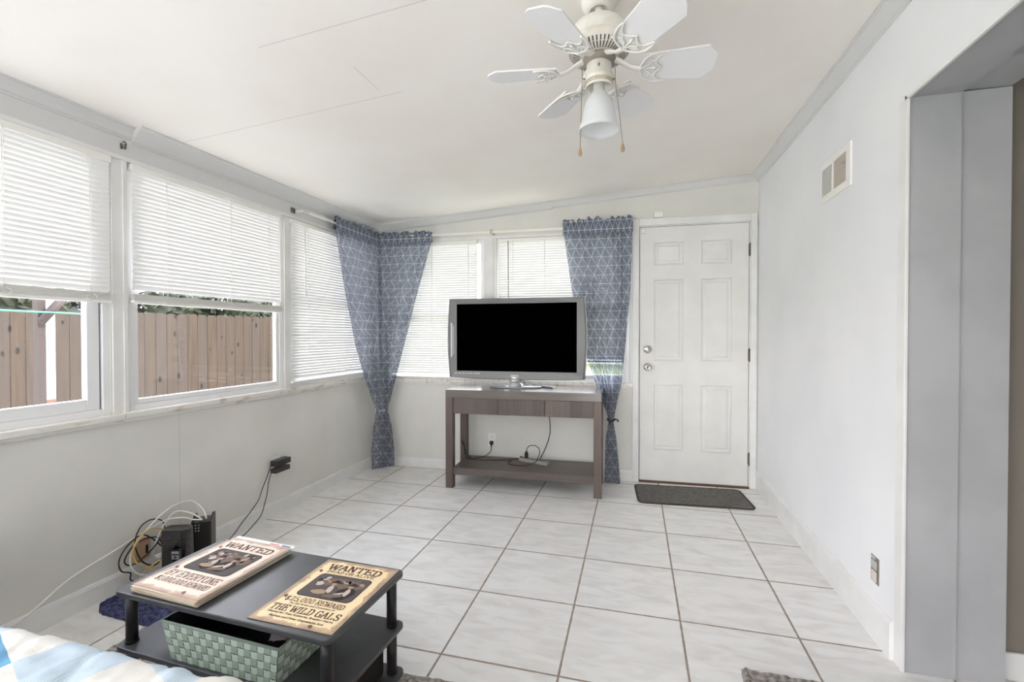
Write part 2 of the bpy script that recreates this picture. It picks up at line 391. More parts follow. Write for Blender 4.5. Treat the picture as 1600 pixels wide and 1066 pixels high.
# left wall with three window openings
ZS, ZH = .815, 1.985
W1, W2, W3 = (-3.3, -2.19), (-2.118, -1.128), (-1.062, -.07)
mb = MB()
SD0, SD1, SDZ = -6.9, -3.45, 2.0                            # unseen sliding glass door, added to let in fill light
mb.box(XL - .085, XL, SD1, .25, -.1, ZS); mb.box(XL - .085, XL, YF, SD0, -.1, ZS); mb.box(XL - .085, XL, YF, SD0, ZS, ZH)
mb.box(XL - .085, XL, YF, .25, ZH, 2.16)
for a, b in ((SD1, W1[0]), (W1[1], W2[0]), (W2[1], W3[0]), (W3[1], .25)): mb.box(XL - .085, XL, a, b, ZS, ZH)
lwm = mat('greige_panelled_wall', rgb(220, 219, 213), .75)
def lw_nodes(m):
    c = noisy(m, rgb(218, 217, 211), rgb(225, 224, 218), 3, bump=.25, bscale=120, bdist=.001)
    tc = nd(m, 'ShaderNodeTexCoord'); sx = nd(m, 'ShaderNodeSeparateXYZ'); lk(m, tc.outputs['Object'], sx.inputs[0])
    l_ = math_n(m, 'LESS_THAN', math_n(m, 'ABSOLUTE', math_n(m, 'ADD', sx.outputs['Y'], 1.868)), .0014)
    lk(m, mixc(m, math_n(m, 'MULTIPLY', l_, .4), c, rgb(150, 148, 142)), bsdf(m).inputs['Base Color'])
lw_nodes(lwm)
lw = mb.build('wall_left', lwm); struct(lw, 'greige painted left wall below and around the windows', 'wall')
# white header board + posts on the left
mb = MB(); mb.box(XL, XL + .012, YF, .05, 1.995, 2.135)
struct(mb.build('trim_1', crownm), 'flat painted board above the left windows', 'trim')
mb = MB(); mb.box(XL, XL + .018, YF, .05, 1.978, 1.996)
struct(mb.build('trim_2', trimw), 'narrow head trim over the left windows', 'trim')
for i, (a, b) in enumerate(((W1[1], W2[0]), (W2[1], W3[0]))):
    mb = MB(); mb.box(XL, XL + .008, a + .006, b - .006, ZS, 1.978)
    if i == 0: mb.box(XL + .008, XL + .014, b - .022, b - .006, ZS, 1.978)
    struct(mb.build('trim_%d' % (3 + i), trimw), ['wide', 'narrow'][i] + ' painted post between two left windows', 'trim')
# sill left
mb = MB()
mb.box(XL - .045, XL + .03, -2.15, .06, .79, .818); mb.box(XL - .045, XL + .034, SD1, -2.152, .788, .816)
mb.box(XL, XL + .014, SD1, .06, .77, .79)
o = bevel(mb.build('trim_5', sillm), .004); struct(o, 'chipped white sill board under the left windows', 'window sill')

# back wall with two window openings and the doorway
def back_obj(mb, name, m): return mb.build(name, m, loc=B0, rz=TH)
UL0, UL1, UR0, UR1, BZS, BZH = -1.47, -.566, -.453, .645, .79, 2.005
DU0, DU1, DZ = .713, 1.545, 2.05
mb = MB()
mb.box(-1.75, UL0, 0, .10, -.1, WTOP); mb.box(UL0, DU0, 0, .10, -.1, BZS); mb.box(UL0, DU0, 0, .10, BZH, WTOP)
mb.box(UL1, UR0, 0, .10, BZS, BZH); mb.box(UR1, DU0, 0, .10, BZS, BZH); mb.box(DU0, DU1, 0, .10, DZ, WTOP); mb.box(DU1, 1.75, 0, .10, -.1, WTOP)
struct(back_obj(mb, 'wall_back', greige), 'greige painted far wall with two windows and the door', 'wall')
mb = MB(); mb.box(-1.6, .672, -.03, .05, .762, .792); mb.box(-1.6, .672, -.012, 0, .742, .762)
struct(bevel(back_obj(mb, 'trim_6', sillm), .004), 'worn cream sill board under the back windows', 'window sill')
mb = MB(); mb.box(-1.6, .66, -.012, 0, 2.0, 2.022); mb.box(UL1 + .008, UR0 - .008, -.01, 0, .792, 2.0); mb.box(UL1 + .03, UR0 - .03, -.018, -.01, .792, 2.0); mb.box(UR1 + .006, .676, -.012, 0, .745, 2.0)
struct(back_obj(mb, 'trim_7', trimw), 'white casing around the back windows', 'trim')

# right wall with wide opening towards the camera
OY, OZ = -1.842, 1.994
mb = MB()
mb.box(XR, XR + .14, OY, .3, -.1, WTOP + .1); mb.box(XR, XR + .14, YF, OY, OZ, WTOP + .1); mb.box(XR, XR + .14, YF, -4.4, -.1, OZ)
rw = mb.build('wall_right', whitewall); struct(rw, 'smooth white painted right wall', 'wall')
# jamb lining of the opening (two boards) + head lining, corner bead
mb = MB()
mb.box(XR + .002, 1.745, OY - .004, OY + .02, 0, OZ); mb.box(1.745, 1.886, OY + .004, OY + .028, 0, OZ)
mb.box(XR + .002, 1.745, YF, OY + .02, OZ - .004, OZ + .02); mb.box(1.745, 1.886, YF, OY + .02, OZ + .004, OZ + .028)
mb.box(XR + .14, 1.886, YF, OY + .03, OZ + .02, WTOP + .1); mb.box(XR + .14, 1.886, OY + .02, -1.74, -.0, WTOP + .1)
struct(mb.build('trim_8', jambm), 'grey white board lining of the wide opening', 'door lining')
mb = MB(); mb.box(XR - .006, XR + .004, OY - .009, OY + .004, 0, OZ + .004); mb.box(XR - .006, XR + .004, YF, OY + .004, OZ - .009, OZ + .004)
mb.box(XR - .0025, XR, OY + .004, OY + .05, 0, OZ)
struct(bevel(mb.build('trim_9', trimw), .002), 'white corner bead around the wide opening', 'trim')
mb = MB(); mb.box(-1.75, 4.3, YF - .14, YF, 2.05, WTOP + .2); mb.box(-1.75, -1.3, YF - .14, YF, -.1, 2.05); mb.box(1.2, 4.3, YF - .14, YF, -.1, 2.05)
struct(mb.build('wall_rear', greige), 'greige wall behind the camera', 'wall')
def fill_light_door(n, L, loc, rz, H, label):  # unseen glazed doors added behind the camera to brighten the room
    root = bpy.data.objects.new('door_%d' % n, None); COL.objects.link(root); struct(root, label, 'door'); root.location = loc; root.rotation_euler = (0, 0, rz)
    for i, (a, b) in enumerate(((0, L / 2 + .03), (L / 2 - .03, L))):
        y = i * .04; mb = MB()
        for p0, p1, q0, q1 in ((a, a + .06, 0, H), (b - .06, b, 0, H), (a, b, 0, .08), (a, b, H - .07, H)): mb.box(p0, p1, y, y + .03, q0, q1)
        d_ = mb.build('door_leaf', vinyl, root); MB().box(a + .06, b - .06, y + .013, y + .017, .08, H - .07).build('pane', glassm, d_)
fill_light_door(2, SD1 - SD0, (XL - .02, SD0, 0), PI / 2, SDZ - .02, 'unseen sliding glass door added in left wall to light the room')
fill_light_door(3, 2.5, (-1.3, YF - .10, 0), 0, 2.04, 'unseen sliding glass door added in rear wall for fill light')
# next room seen through the opening
mb = MB(); mb.box(1.886, 4.2, -1.79, -1.69, -.1, WTOP + .15)
struct(mb.build('wall_next', nextm), 'taupe wall of the next room past the opening', 'wall')
mb = MB(); mb.box(1.887, 4.2, -1.803, -1.79, 0, .095)
struct(bevel(mb.build('baseboard_next', trimw), .004), 'low white baseboard in the next room', 'baseboard')
mb = MB(); mb.box(4.2, 4.3, YF, -1.69, -.1, WTOP + .2)
struct(mb.build('wall_far_right', nextm), 'taupe side wall of the next room', 'wall')

# baseboards
mb = MB(); mb.extr([(0, 0), (.014, 0), (.014, .075), (.009, .088), (0, .09)], (XL, SD1, 0), (XL, .04, 0), (1, 0, 0))
struct(recalc(mb.build('baseboard_left', trimw)), 'white baseboard along the left wall', 'baseboard')
mb = MB()
for a, b in ((-1.6, .672),): mb.extr([(0, 0), (.012, 0), (.012, .068), (.007, .082), (0, .082)], (a, 0, 0), (b, 0, 0), (0, -1, 0))
struct(recalc(back_obj(mb, 'baseboard_back', trimw)), 'white baseboard under the back windows', 'baseboard')
mb = MB(); mb.extr([(0, 0), (.014, 0), (.014, .125), (.006, .14), (0, .142)], (XR, OY + .055, 0), (XR, .13, 0), (-1, 0, 0))
struct(recalc(mb.build('baseboard_right', trimw)), 'tall white baseboard along the right wall', 'baseboard')
mb = MB(); mb.box(XR - .009, XR, OY, OY + .052, 0, .2)
# crown mouldings
def crown(name, p0, p1, ax, d, h, label, back=False, slope=False):
    A = Vector(ax); mb = MB()
    prof = [(0, 0), (.006, 0), (.01, .006), (.016, .008), (d * .55, h * .5), (d * .8, h * .82), (d, h * .86), (d, h), (0, h)]
    P0 = Vector(p0); P1 = Vector(p1)
    vs = []
    for p in (P0, P1):
        for a, b in prof:
            q = p + A * a
            w = bk(q.x, q.y) if back else q
            cz = ceil_z(w[0], w[1]) if True else 0
            vs.append((q.x, q.y, cz - h + b))
    n = len(prof)
    mb.add(vs, [(i, (i + 1) % n, (i + 1) % n + n, i + n) for i in range(n)] + [tuple(range(n - 1, -1, -1)), tuple(range(n, 2 * n))])
    o = back_obj(mb, name, crownm) if back else mb.build(name, crownm)
    struct(recalc(o), label, 'crown moulding')
crown('trim_10', (XL + .012, YF, 0), (XL + .012, -2.105, 0), (1, 0, 0), .034, .058, 'shallower near length of left crown moulding')
crown('trim_11', (XL + .012, -2.105, 0), (XL + .012, .03, 0), (1, 0, 0), .072, .070, 'deeper far length of left crown moulding')
crown('trim_12', (-1.56, 0, 0), (.02, 0, 0), (0, -1, 0), .05, .062, 'left length of crown moulding on far wall', True)
crown('trim_13', (.02, 0, 0), (1.56, 0, 0), (0, -1, 0), .034, .052, 'right length of crown moulding on far wall', True)
crown('trim_14', (XR, YF, 0), (XR, .13, 0), (-1, 0, 0), .055, .066, 'crown moulding along the right wall')

# ------------------------------------------------------------------ windows
def frame_ring(mb, a0, a1, z0, z1, w, d0, d1, axis):
    for (p, q, r, s_) in ((a0, a0 + w, z0, z1), (a1 - w, a1, z0, z1), (a0 + w, a1 - w, z0, z0 + w), (a0 + w, a1 - w, z1 - w, z1)):
        if axis == 'y': mb.box(d0, d1, p, q, r, s_)
        else: mb.box(p, q, d0, d1, r, s_)
def window(n, a0, a1, z0, z1, side, label, slider=False, rail=None, sw=.026):
    ax = 'y' if side == 'left' else 'x'
    o_ = (XL, -1) if side == 'left' else (0, 1)
    def D(a, b):
        lo, hi = o_[0] + o_[1] * a, o_[0] + o_[1] * b; return (min(lo, hi), max(lo, hi))
    root = bpy.data.objects.new('window_%d' % n, None); COL.objects.link(root); root.empty_display_size = .05
    if side == 'left': root.location = (0, 0, 0)
    else: root.location = B0; root.rotation_euler = (0, 0, TH)
    struct(root, label, 'window')
    mb = MB(); d = D(.004, .045); frame_ring(mb, a0, a1, z0, z1, .03, d[0], d[1], ax)
    bevel(mb.build('window_frame', vinyl, root), .003)
    if slider:
        mb = MB(); g = .007
        d = D(.012, .045); frame_ring(mb, a0 + .03 + g, a1 - .03 - g, z0 + .03, z1 - .03, .05, d[0], d[1], ax)
        bevel(mb.build('sash', vinyl, root), .003)
        mb = MB(); d = D(.022, .04); frame_ring(mb, a0 + .03, a1 - .03, z0 + .03, z1 - .03, .008, d[0], d[1], ax); mb.build('track', darkgap, root)
        gi = .03 + g + .05
    else:
        mb = MB(); d = D(.010, .038); frame_ring(mb, a0 + .03, a1 - .03, z0 + .03, z1 - .03, sw, d[0], d[1], ax)
        bevel(mb.build('sash', vinyl, root), .004); gi = .03 + sw
    if rail:
        mb = MB(); d = D(.016, .038)
        if ax == 'y': mb.box(d[0], d[1], a0 + gi, a1 - gi, rail - .025, rail + .025)
        else: mb.box(a0 + gi, a1 - gi, d[0], d[1], rail - .025, rail + .025)
        mb.build('check_rail', vinyl, root)
    mb = MB(); d = D(.028, .032)
    if ax == 'y': mb.box(d[0], d[1], a0 + gi - .004, a1 - gi + .004, z0 + .05, z1 - .05)
    else: mb.box(a0 + gi - .004, a1 - gi + .004, d[0], d[1], z0 + .05, z1 - .05)
    mb.build('pane', glassm, root)
    return root
window(1, W1[0], W1[1], ZS, ZH, 'left', 'nearest left window, half covered by its raised blind', slider=True)
window(2, W2[0], W2[1], ZS, ZH, 'left', 'middle left window looking on the wooden fence')
window(3, W3[0], W3[1], ZS, ZH, 'left', 'left window next to the corner, fully covered', rail=1.42)
window(4, UL0, UL1, BZS, BZH, 'back', 'back window left of the television', rail=1.35, sw=.008)
window(5, UR0, UR1, BZS, BZH, 'back', 'back window behind the television and right curtain', rail=1.40)

# ------------------------------------------------------------------ blinds
def blind(a0, a1, ztop, zbot, side, label, stack=0, tilt=70, pitch=.0205, wand=None, cords=(.12, .5, .88), wlen=.5, d=-.014, grp='white mini blinds'):
    if side == 'left': root = thing('window_blind', label, 'blind', (XL, (a0 + a1) / 2, zbot), PI / 2, grp)   # local x -> +Y, local -y -> +X (room)
    else:
        l = bk((a0 + a1) / 2, 0, zbot); root = thing('window_blind', label, 'blind', l, TH, grp)
    L = (a1 - a0) / 2; H = ztop - zbot
    # after rotation by +90deg the local +y points to -X (outwards); room side is local -y in both cases
    y0 = d
    mb = MB(); mb.box(-L, L, y0 - .012, y0 + .014, H - .03, H); bevel(mb.build('headrail', whitep, root), .002)
    hb = .014 + stack
    mb = MB(); w = .0125; t = math.radians(tilt); z = H - .042
    NSEG = 3
    while z > hb + .012:
        c, s_ = math.cos(t), math.sin(t); jit = random.uniform(-.06, .06); sag = random.uniform(-.0007, .0007)
        prof = [(-w, -.0), (-w * .4, .0016), (w * .4, .0016), (w, 0)]
        pr = []
        for a, b in prof:
            tt = t + jit * .5
            pr.append((a * math.cos(tt) - b * math.sin(tt), -a * math.sin(tt) - b * math.cos(tt)))
        vs = [(x, y0 + p, z + sag + q) for x in (-L + .004, L - .004) for p, q in pr]
        mb.add(vs, [(i, i + 1, i + 5, i + 4) for i in range(3)], 0, True)
        z -= pitch
    mb.build('slats', slatm, root)
    if stack:
        mb = MB(); k = 0; z = .014
        while z < stack + .012:
            e = random.uniform(-.0015, .0015); mb.box(-L + .003, L - .003, y0 - .0125 + e, y0 + .0125 + e, z, z + .0022); z += .0034
        mb.build('gathered_slats', whitep, root)
    mb = MB(); mb.rbox(-L + .002, L - .002, y0 - .013, y0 + .013, 0, .014, .003); mb.build('bottom_rail', whitep, root)
    for c in cords:
        x = -L + 2 * L * c
        mb = MB()
        for yy in (-.0135, .0135): mb.tube([(x, y0 + yy, .0), (x, y0 + yy, H - .02)], .0009, 5)
        mb.tube([(x + .006, y0 - .0135, .0), (x + .006, y0 - .0135, H - .02)], .0007, 4)
        if stack:   # loops of slack ladder cord at the bottom
            mb.tube(curve_pts([(x - .012, y0 - .017, .03), (x - .02, y0 - .024, .018), (x, y0 - .022, .006), (x + .018, y0 - .024, .022), (x + .006, y0 - .017, .036)], 5), .0012, 5)
        mb.build('ladder_cord', whitep, root)
    if wand is not None:
        x = -L + 2 * L * wand
        mb = MB(); mb.tube([(x, y0 - .022, H - .025), (x + .003, y0 - .026, H - .025 - wlen)], .0035, 6); mb.tube([(x, y0 - .01, H - .02), (x, y0 - .022, H - .025)], .002, 6)
        mb.build('tilt_wand', whitep if side == 'left' else mat('grey_wand', rgb(120, 122, 124), .3), root)
    return root
blind(-3.29, -2.196, 1.975, 1.318, 'left', 'nearest left window blind, raised with slats gathered at the bottom', stack=.035, cords=(.3, .66, .92), wand=None)
blind(-2.108, -1.16, 1.975, 1.325, 'left', 'middle left window blind, raised above the fence view', stack=.03, cords=(.17, .57, .87), wand=.96, wlen=.55)
blind(-1.076, -.085, 1.972, .845, 'left', 'fully lowered blind of the left window by the corner', cords=(.16, .6, .92), wand=.12, wlen=.5)
blind(-1.46, -.622, 1.995, .80, 'back', 'fully lowered blind left of the television', cords=(.1, .5, .9), tilt=71)
blind(-.440, .63, 1.992, .955, 'back', 'back window blind behind television and right curtain', cords=(.12, .37, .75), wand=.085, wlen=.6, tilt=71)

# ------------------------------------------------------------------ door
root = bpy.data.objects.new('door_1', None); COL.objects.link(root); root.location = B0; root.rotation_euler = (0, 0, TH)
struct(root, 'white six panel entry door in the far wall', 'door')
D0, D1, DT = .725, 1.530, 2.036
cols = ((.829, 1.060), (1.182, 1.414)); rows = ((.256, .787), (.968, 1.622), (1.727, 1.916))
mb = MB()
# slab face with raised panels: build as grid with recessed mouldings
us = [D0, cols[0][0], cols[0][1], cols[1][0], cols[1][1], D1]; zs = [.012, rows[0][0], rows[0][1], rows[1][0], rows[1][1], rows[2][0], rows[2][1], DT]
yf = .004
for i in range(5):
    for j in range(7):
        if i in (1, 3) and j in (1, 3, 5):
            u0, u1, z0, z1 = us[i], us[i + 1], zs[j], zs[j + 1]
            lv = [(0, yf), (.008, yf - .003), (.014, yf + .009), (.026, yf + .009), (.042, yf + .001), (.046, yf + .001)]
            for (a, ya), (b, yb) in zip(lv, lv[1:]):
                A = [(u0 + a, ya, z0 + a), (u1 - a, ya, z0 + a), (u1 - a, ya, z1 - a), (u0 + a, ya, z1 - a)]
                Bq = [(u0 + b, yb, z0 + b), (u1 - b, yb, z0 + b), (u1 - b, yb, z1 - b), (u0 + b, yb, z1 - b)]
                mb.add(A + Bq, [(k, (k + 1) % 4, (k + 1) % 4 + 4, k + 4) for k in range(4)])
            b = .046; mb.add([(u0 + b, yf + .001, z0 + b), (u1 - b, yf + .001, z0 + b), (u1 - b, yf + .001, z1 - b), (u0 + b, yf + .001, z1 - b)], [(0, 1, 2, 3)])
        else:
            mb.add([(us[i], yf, zs[j]), (us[i + 1], yf, zs[j]), (us[i + 1], yf, zs[j + 1]), (us[i], yf, zs[j + 1])], [(0, 1, 2, 3)])
mb.box(D0, D1, .016, .046, .012, DT)
for (a, b, c, d) in ((D0, D0 + .002, .012, DT), (D1 - .002, D1, .012, DT), (D0, D1, DT - .002, DT)): mb.box(a, b, yf, .02, c, d)
mb.build('door_panel', doorm, root)
for u, z, w, h in ((.752, 2.005, .03, .04),):
    MB().rbox(u - w / 2, u + w / 2, yf - .012, yf, z - h / 2, z + h / 2, .003).build('door_sensor', whitep, root)
mb = MB()
JW = .048
mb.box(D0 - .008 - JW, D0 - .008, -.018, 0, 0, DT + .065); mb.box(D1 + .008, D1 + .008 + .045, -.018, 0, 0, DT + .065); mb.box(D0 - .008, D1 + .008, -.018, 0, DT + .010, DT + .065)
mb.box(D0 - .012, D0 - .003, 0, .06, 0, DT + .01); mb.box(D1 + .003, D1 + .015, 0, .06, 0, DT + .01); mb.box(D0 - .012, D1 + .015, 0, .06, DT + .003, DT + .014)
bevel(mb.build('door_casing', trimw, root), .004)
mb = MB(); mb.box(D0 - .01, D1 + .012, .03, .09, .0, DT + .004); mb.build('weather_strip', darkgap, root)
mb = MB(); mb.box(D0 - .004, D1 + .004, -.022, .05, 0, .010); mb.build('threshold', brownth, root)
for z in (1.828, 1.023, .225):
    mb = MB(); mb.tube([(D1 + .006, -.006, z - .045), (D1 + .006, -.006, z + .045)], .007, 10); mb.box(D1 - .003, D1 + .014, -.001, .004, z - .045, z + .045)
    for k in (-1, 1): mb.tube([(D1 + .006, -.006, z + k * .045), (D1 + .006, -.006, z + k * .052)], [.007, .004], 8)
    mb.build('hinge', brass, root)
RX = Matrix.Rotation(PI / 2, 4, 'X')   # lathe axis z -> -y (towards room)
mb = MB(); mb.lathe([(0, 0), (.031, 0), (.031, .008), (.026, .012), (.012, .016), (.011, .035), (.022, .042), (.027, .055), (.024, .066), (.012, .07), (.01, .066), (0, .066)], 28, M=Matrix.Translation((.785, yf, .921)) @ RX)
k = mb.build('door_knob', chrome, root); MB().box(.7835, .7865, yf - .069, yf - .066, .913, .929).build('keyhole', darkgap, k)
mb = MB(); mb.lathe([(0, 0), (.032, 0), (.032, .012), (.026, .018), (0, .018)], 28, M=Matrix.Translation((.785, yf, 1.062)) @ RX)
k = mb.build('deadbolt', chrome, root); MB().rbox(.781, .789, yf - .034, yf - .018, 1.047, 1.077, .002).build('thumb_turn', chrome, k)
o = MB().rbox(.828, .900, -.034, -.002, 2.103, 2.148, .004).build('alarm_box', whitep, loc=B0, rz=TH)
tag(o, 'small white alarm sensor box sitting on top of the door casing', 'sensor')

# ------------------------------------------------------------------ vent, outlets
root = thing('wall_vent', 'white metal wall vent high on the right wall, half shut', 'vent', (XR, -1.259, 1.921))
mb = MB()
def ring(mb, y0, y1, z0, z1, by0, by1, bz0, bz1, x0, x1):
    mb.box(x0, x1, y0, y1, z0, bz0); mb.box(x0, x1, y0, y1, bz1, z1); mb.box(x0, x1, y0, by0, bz0, bz1); mb.box(x0, x1, by1, y1, bz0, bz1)
ring(mb, -.167, .167, -.096, .096, -.122, .152, -.062, .068, -.008, 0)
mb.box(-.008, 0, .018, .030, -.062, .068)
bevel(mb.build('frame', whitep, root), .002)
mb = MB()
for i in range(9):
    y = .036 + i * .0133; mb.box(-.0065, -.0005, y, y + .0095, -.062, .068)
mb.build('shut_louvers', mat('dusty_louver', rgb(196, 196, 192), .5), root)
mb = MB()
for i in range(10):
    y = -.122 + i * .014; mb.box(-.0065, -.001, y, y + .0035, -.062, .068)
mb.build('open_louvers', mat('louver_edge', rgb(205, 196, 186), .5), root)
MB().box(-.0015, 0, -.122, .018, -.062, .068).build('duct_back', mat('duct_brown', rgb(92, 72, 58), .9), root)  # flat brown sheet behind the open louvers
MB().rbox(-.02, -.006, -.118, -.106, .018, .028, .002).build('damper_lever', chrome, root)

def outlet(name, label, loc, rz, cover=True):
    r = thing(name, label, 'outlet', loc, rz)
    MB().rbox(-.036, .036, -.006, 0, -.058, .058, .0025).build('cover_plate', whitep, r)
    for z in (-.022, .022):
        s = MB().rbox(-.016, .016, -.0095, -.005, z - .014, z + .014, .003).build('socket', whitep, r)
        m_ = MB(); m_.box(-.008, -.006, -.0099, -.0094, z - .003, z + .007); m_.box(.006, .008, -.0099, -.0094, z - .003, z + .007); m_.build('slot', darkgap, s)
    return r
outlet('wall_outlet', 'white outlet on the back wall under the console table', bk(-.499, 0, .277), TH)
outlet('wall_outlet', 'white outlet on left wall holding two black adapters', (XL, -1.205, .318), PI / 2)
# exposed outlet without plate on the right wall
r = thing('exposed_outlet', 'uncovered old outlet box low on the right wall', 'outlet', (XR, -1.652, .262), -PI / 2)
mb = MB(); mb.box(-.030, .030, -.0015, 0, -.05, .052); mb.build('box_opening', mat('box_shadow_grey', rgb(120, 116, 112), .8), r)
mb = MB(); mb.rbox(-.020, .016, -.006, -.001, -.046, -.004, .003); mb.build('receptacle', mat('almond_receptacle', rgb(222, 208, 196), .5), r)
mb = MB(); mb.rbox(-.020, .018, -.006, -.001, .002, .036, .003); mb.rbox(-.024, .006, -.0045, -.001, .04, .05, .001); mb.build('mounting_strap', mat('strap_steel', rgb(196, 194, 190), .35, .3), r)

# ------------------------------------------------------------------ curtain rods
rodm = mat('white_rod', rgb(240, 238, 230), .35)
root = thing('curtain_rod', 'white flat curtain rod on the left wall near the corner', 'curtain rod', (XL, -.55, 2.030), 0, None)
mb = MB(); mb.rbox(.080, .085, -.42, .47, -.009, .009, .002); mb.build('rod', rodm, root)
mb = MB(); mb.rbox(.014, .082, -.478, -.472, -.006, .008, .002); mb.rbox(.076, .084, -.478, -.41, -.006, .007, .002); mb.build('rod_return', mat('thin_inner_rod', rgb(222, 221, 216), .35), root)
mb = MB(); mb.rbox(.013, .02, -.52, -.505, -.016, .02, .002); mb.rbox(.013, .02, -.497, -.482, -.016, .02, .002); mb.build('bracket', brass, root)
o = MB(); o.rbox(0, .006, -.013, -.004, -.014, .012, .002); o.rbox(0, .006, .004, .011, -.010, .014, .002); o.tube(curve_pts([(.01, -.008, .016), (.02, -.006, .018), (.022, -.002, .006), (.012, 0, -.012)], 4), .0025, 6)
o = o.build('rod_bracket', brass, loc=(XL + .0125, -2.137, 2.042)); tag(o, 'bare metal rod bracket above the post between left windows', 'bracket')
root = thing('curtain_rod', 'white flat curtain rod across the top of the back windows', 'curtain rod', bk(-.44, 0, 2.040), TH)
mb = MB(); mb.rbox(-1.06, -.03, -.086, -.081, -.010, .010, .002); mb.rbox(-.04, 1.12, -.088, -.082, -.010, .010, .002); mb.build('rod', rodm, root)
mb = MB(); mb.rbox(1.114, 1.121, -.086, 0, -.010, .010, .002); mb.build('rod_return', rodm, root)
mb = MB(); mb.rbox(-.05, -.035, -.08, 0, -.008, .006, .002); mb.rbox(-.052, -.033, -.094, -.078, -.016, .024, .002); mb.build('bracket', mat('bracket_cream', rgb(196, 192, 182), .4), root)

# ------------------------------------------------------------------ curtains
def drape(root, keys, n_pleat, width, part='panel', m=None, NZ=80, NS=220, phase=0, wob=.012, lap=.05, right=False):
    """keys: (z, (x0,y0), (x1,y1), amp) from top to bottom, world coords minus root location"""
    m = m or curtm; mb = MB(); uv = []
    L = root.location
    zt, zb = keys[0][0], keys[-1][0]
    for i in range(NZ + 1):
        z = zt + (zb - zt) * i / NZ
        for k in range(len(keys) - 1):
            if keys[k][0] >= z >= keys[k + 1][0] - 1e-6: break
        a, b = keys[k], keys[k + 1]; t = (a[0] - z) / (a[0] - b[0]) if a[0] != b[0] else 0
        x0 = a[1][0] + (b[1][0] - a[1][0]) * t; y0 = a[1][1] + (b[1][1] - a[1][1]) * t
        x1 = a[2][0] + (b[2][0] - a[2][0]) * t; y1 = a[2][1] + (b[2][1] - a[2][1]) * t
        amp = a[3] + (b[3] - a[3]) * t
        d = Vector((x1 - x0, y1 - y0, 0)); nn = Vector((d.y, -d.x, 0)); nn = nn.normalized() if nn.length > 1e-6 else Vector((1, 0, 0))
        for j in range(NS + 1):
            s = j / NS
            # uneven pleat spacing
            q = s + .035 * math.sin(2 * PI * s * 1.7 + phase) + .012 * math.sin(z * 3 + s * 9)
            h = math.sin(2 * PI * n_pleat * q + phase) + .35 * math.sin(2 * PI * n_pleat * 2.3 * q + 1.3 * phase + z * 1.2)
            edge = min(1, s * 10, (1 - s) * 10) * .7 + .3
            p = Vector((x0, y0, 0)) + d * (s + lap / n_pleat * math.sin(4 * PI * n_pleat * q + 2 * phase) * (1 + .5 * math.sin(7 * s + phase)) * min(1, s * 8, (1 - s) * 8)) + nn * (amp * h * edge)
            p += nn * wob * noise.noise(Vector((s * 4, z * 2.2, phase)))
            mb.v.append((p.x - L.x, p.y - L.y, z - L.z)); al = (p - Vector((x0, y0, 0))).dot(d.normalized()); uv.append(((al - d.length if right else al) * 1.08, z))
    for i in range(NZ):
        for j in range(NS):
            q = i * (NS + 1) + j
            mb.f.append((q, q + 1, q + NS + 2, q + NS + 1)); mb.mi.append(0); mb.sm.append(True)
    mb.uv = uv
    return mb.build(part, m, root)
def ruffle(root, z0, z1, p0, p1, width, n, part='heading', amp=.016, phase=0, puff=.015, top=.022):
    """rod pocket + ruffled heading above it, double thickness cloth"""
    mb = MB(); uv = []; L = root.location; NS = 150; ZN = 10
    d = Vector((p1[0] - p0[0], p1[1] - p0[1], 0)); nn = Vector((d.y, -d.x, 0)).normalized()
    for side in (1, -1):
        o = len(mb.v)
        for i in range(ZN + 1):
            t = i / ZN
            for j in range(NS + 1):
                s = j / NS
                q = s + .03 * math.sin(2 * PI * s * 1.9 + phase)
                rf = math.sin(2 * PI * n * q + phase) + .5 * math.sin(2 * PI * n * 2.6 * q + 2 * phase)
                zt = z1 + top * noise.noise(Vector((s * 9, phase, 0))) + .006 * math.sin(2 * PI * n * 1.5 * q)
                z = z0 + (zt - z0) * t
                e = abs(t - .80)                       # seam at 62% height pinches the pocket
                bulge = puff * (1 - math.exp(-(e * 7) ** 2)) * (1 if t < .80 else .8)
                if t < .08: bulge *= t / .08
                a = amp * (.35 + 1.3 * max(0, t - .72) / .28)
                p = Vector((p0[0], p0[1], 0)) + d * s + nn * (rf * a * .55 + side * bulge)
                mb.v.append((p.x - L.x, p.y - L.y, z - L.z)); uv.append((s * width, z))
        for i in range(ZN):
            for j in range(NS):
                q = o + i * (NS + 1) + j; mb.f.append((q, q + 1, q + NS + 2, q + NS + 1)); mb.mi.append(0); mb.sm.append(True)
    mb.uv = uv
    return mb.build(part, headm, root)
# left panel on the left wall rod
XC = XL + .085
root = thing('curtain', 'blue grey lattice curtain hanging from the left wall rod by the corner', 'curtain', (-1.47, -.15, .02), 0, 'blue grey lattice curtains')
drape(root, [(1.99, (XC, -.685), (XC + .005, -.03), .008), (1.55, (XC, -.575), (XC + .01, -.035), .011), (1.1, (XC + .005, -.445), (XC + .03, -.05), .012), (.75, (XC + .02, -.30), (-1.45, -.10), .012), (.53, (-1.475, -.185), (-1.425, -.15), .006), (.49, (-1.475, -.19), (-1.425, -.15), .006),
             (.38, (-1.50, -.195), (-1.44, -.12), .012), (.16, (-1.515, -.20), (-1.43, -.115), .013), (.015, (-1.51, -.20), (-1.435, -.12), .012)], 4, .95, phase=.4, lap=.0, wob=.003)
ruffle(root, 1.975, 2.085, (XC - .002, -.69), (XC - .002, -.045), .95, 7, phase=.4)
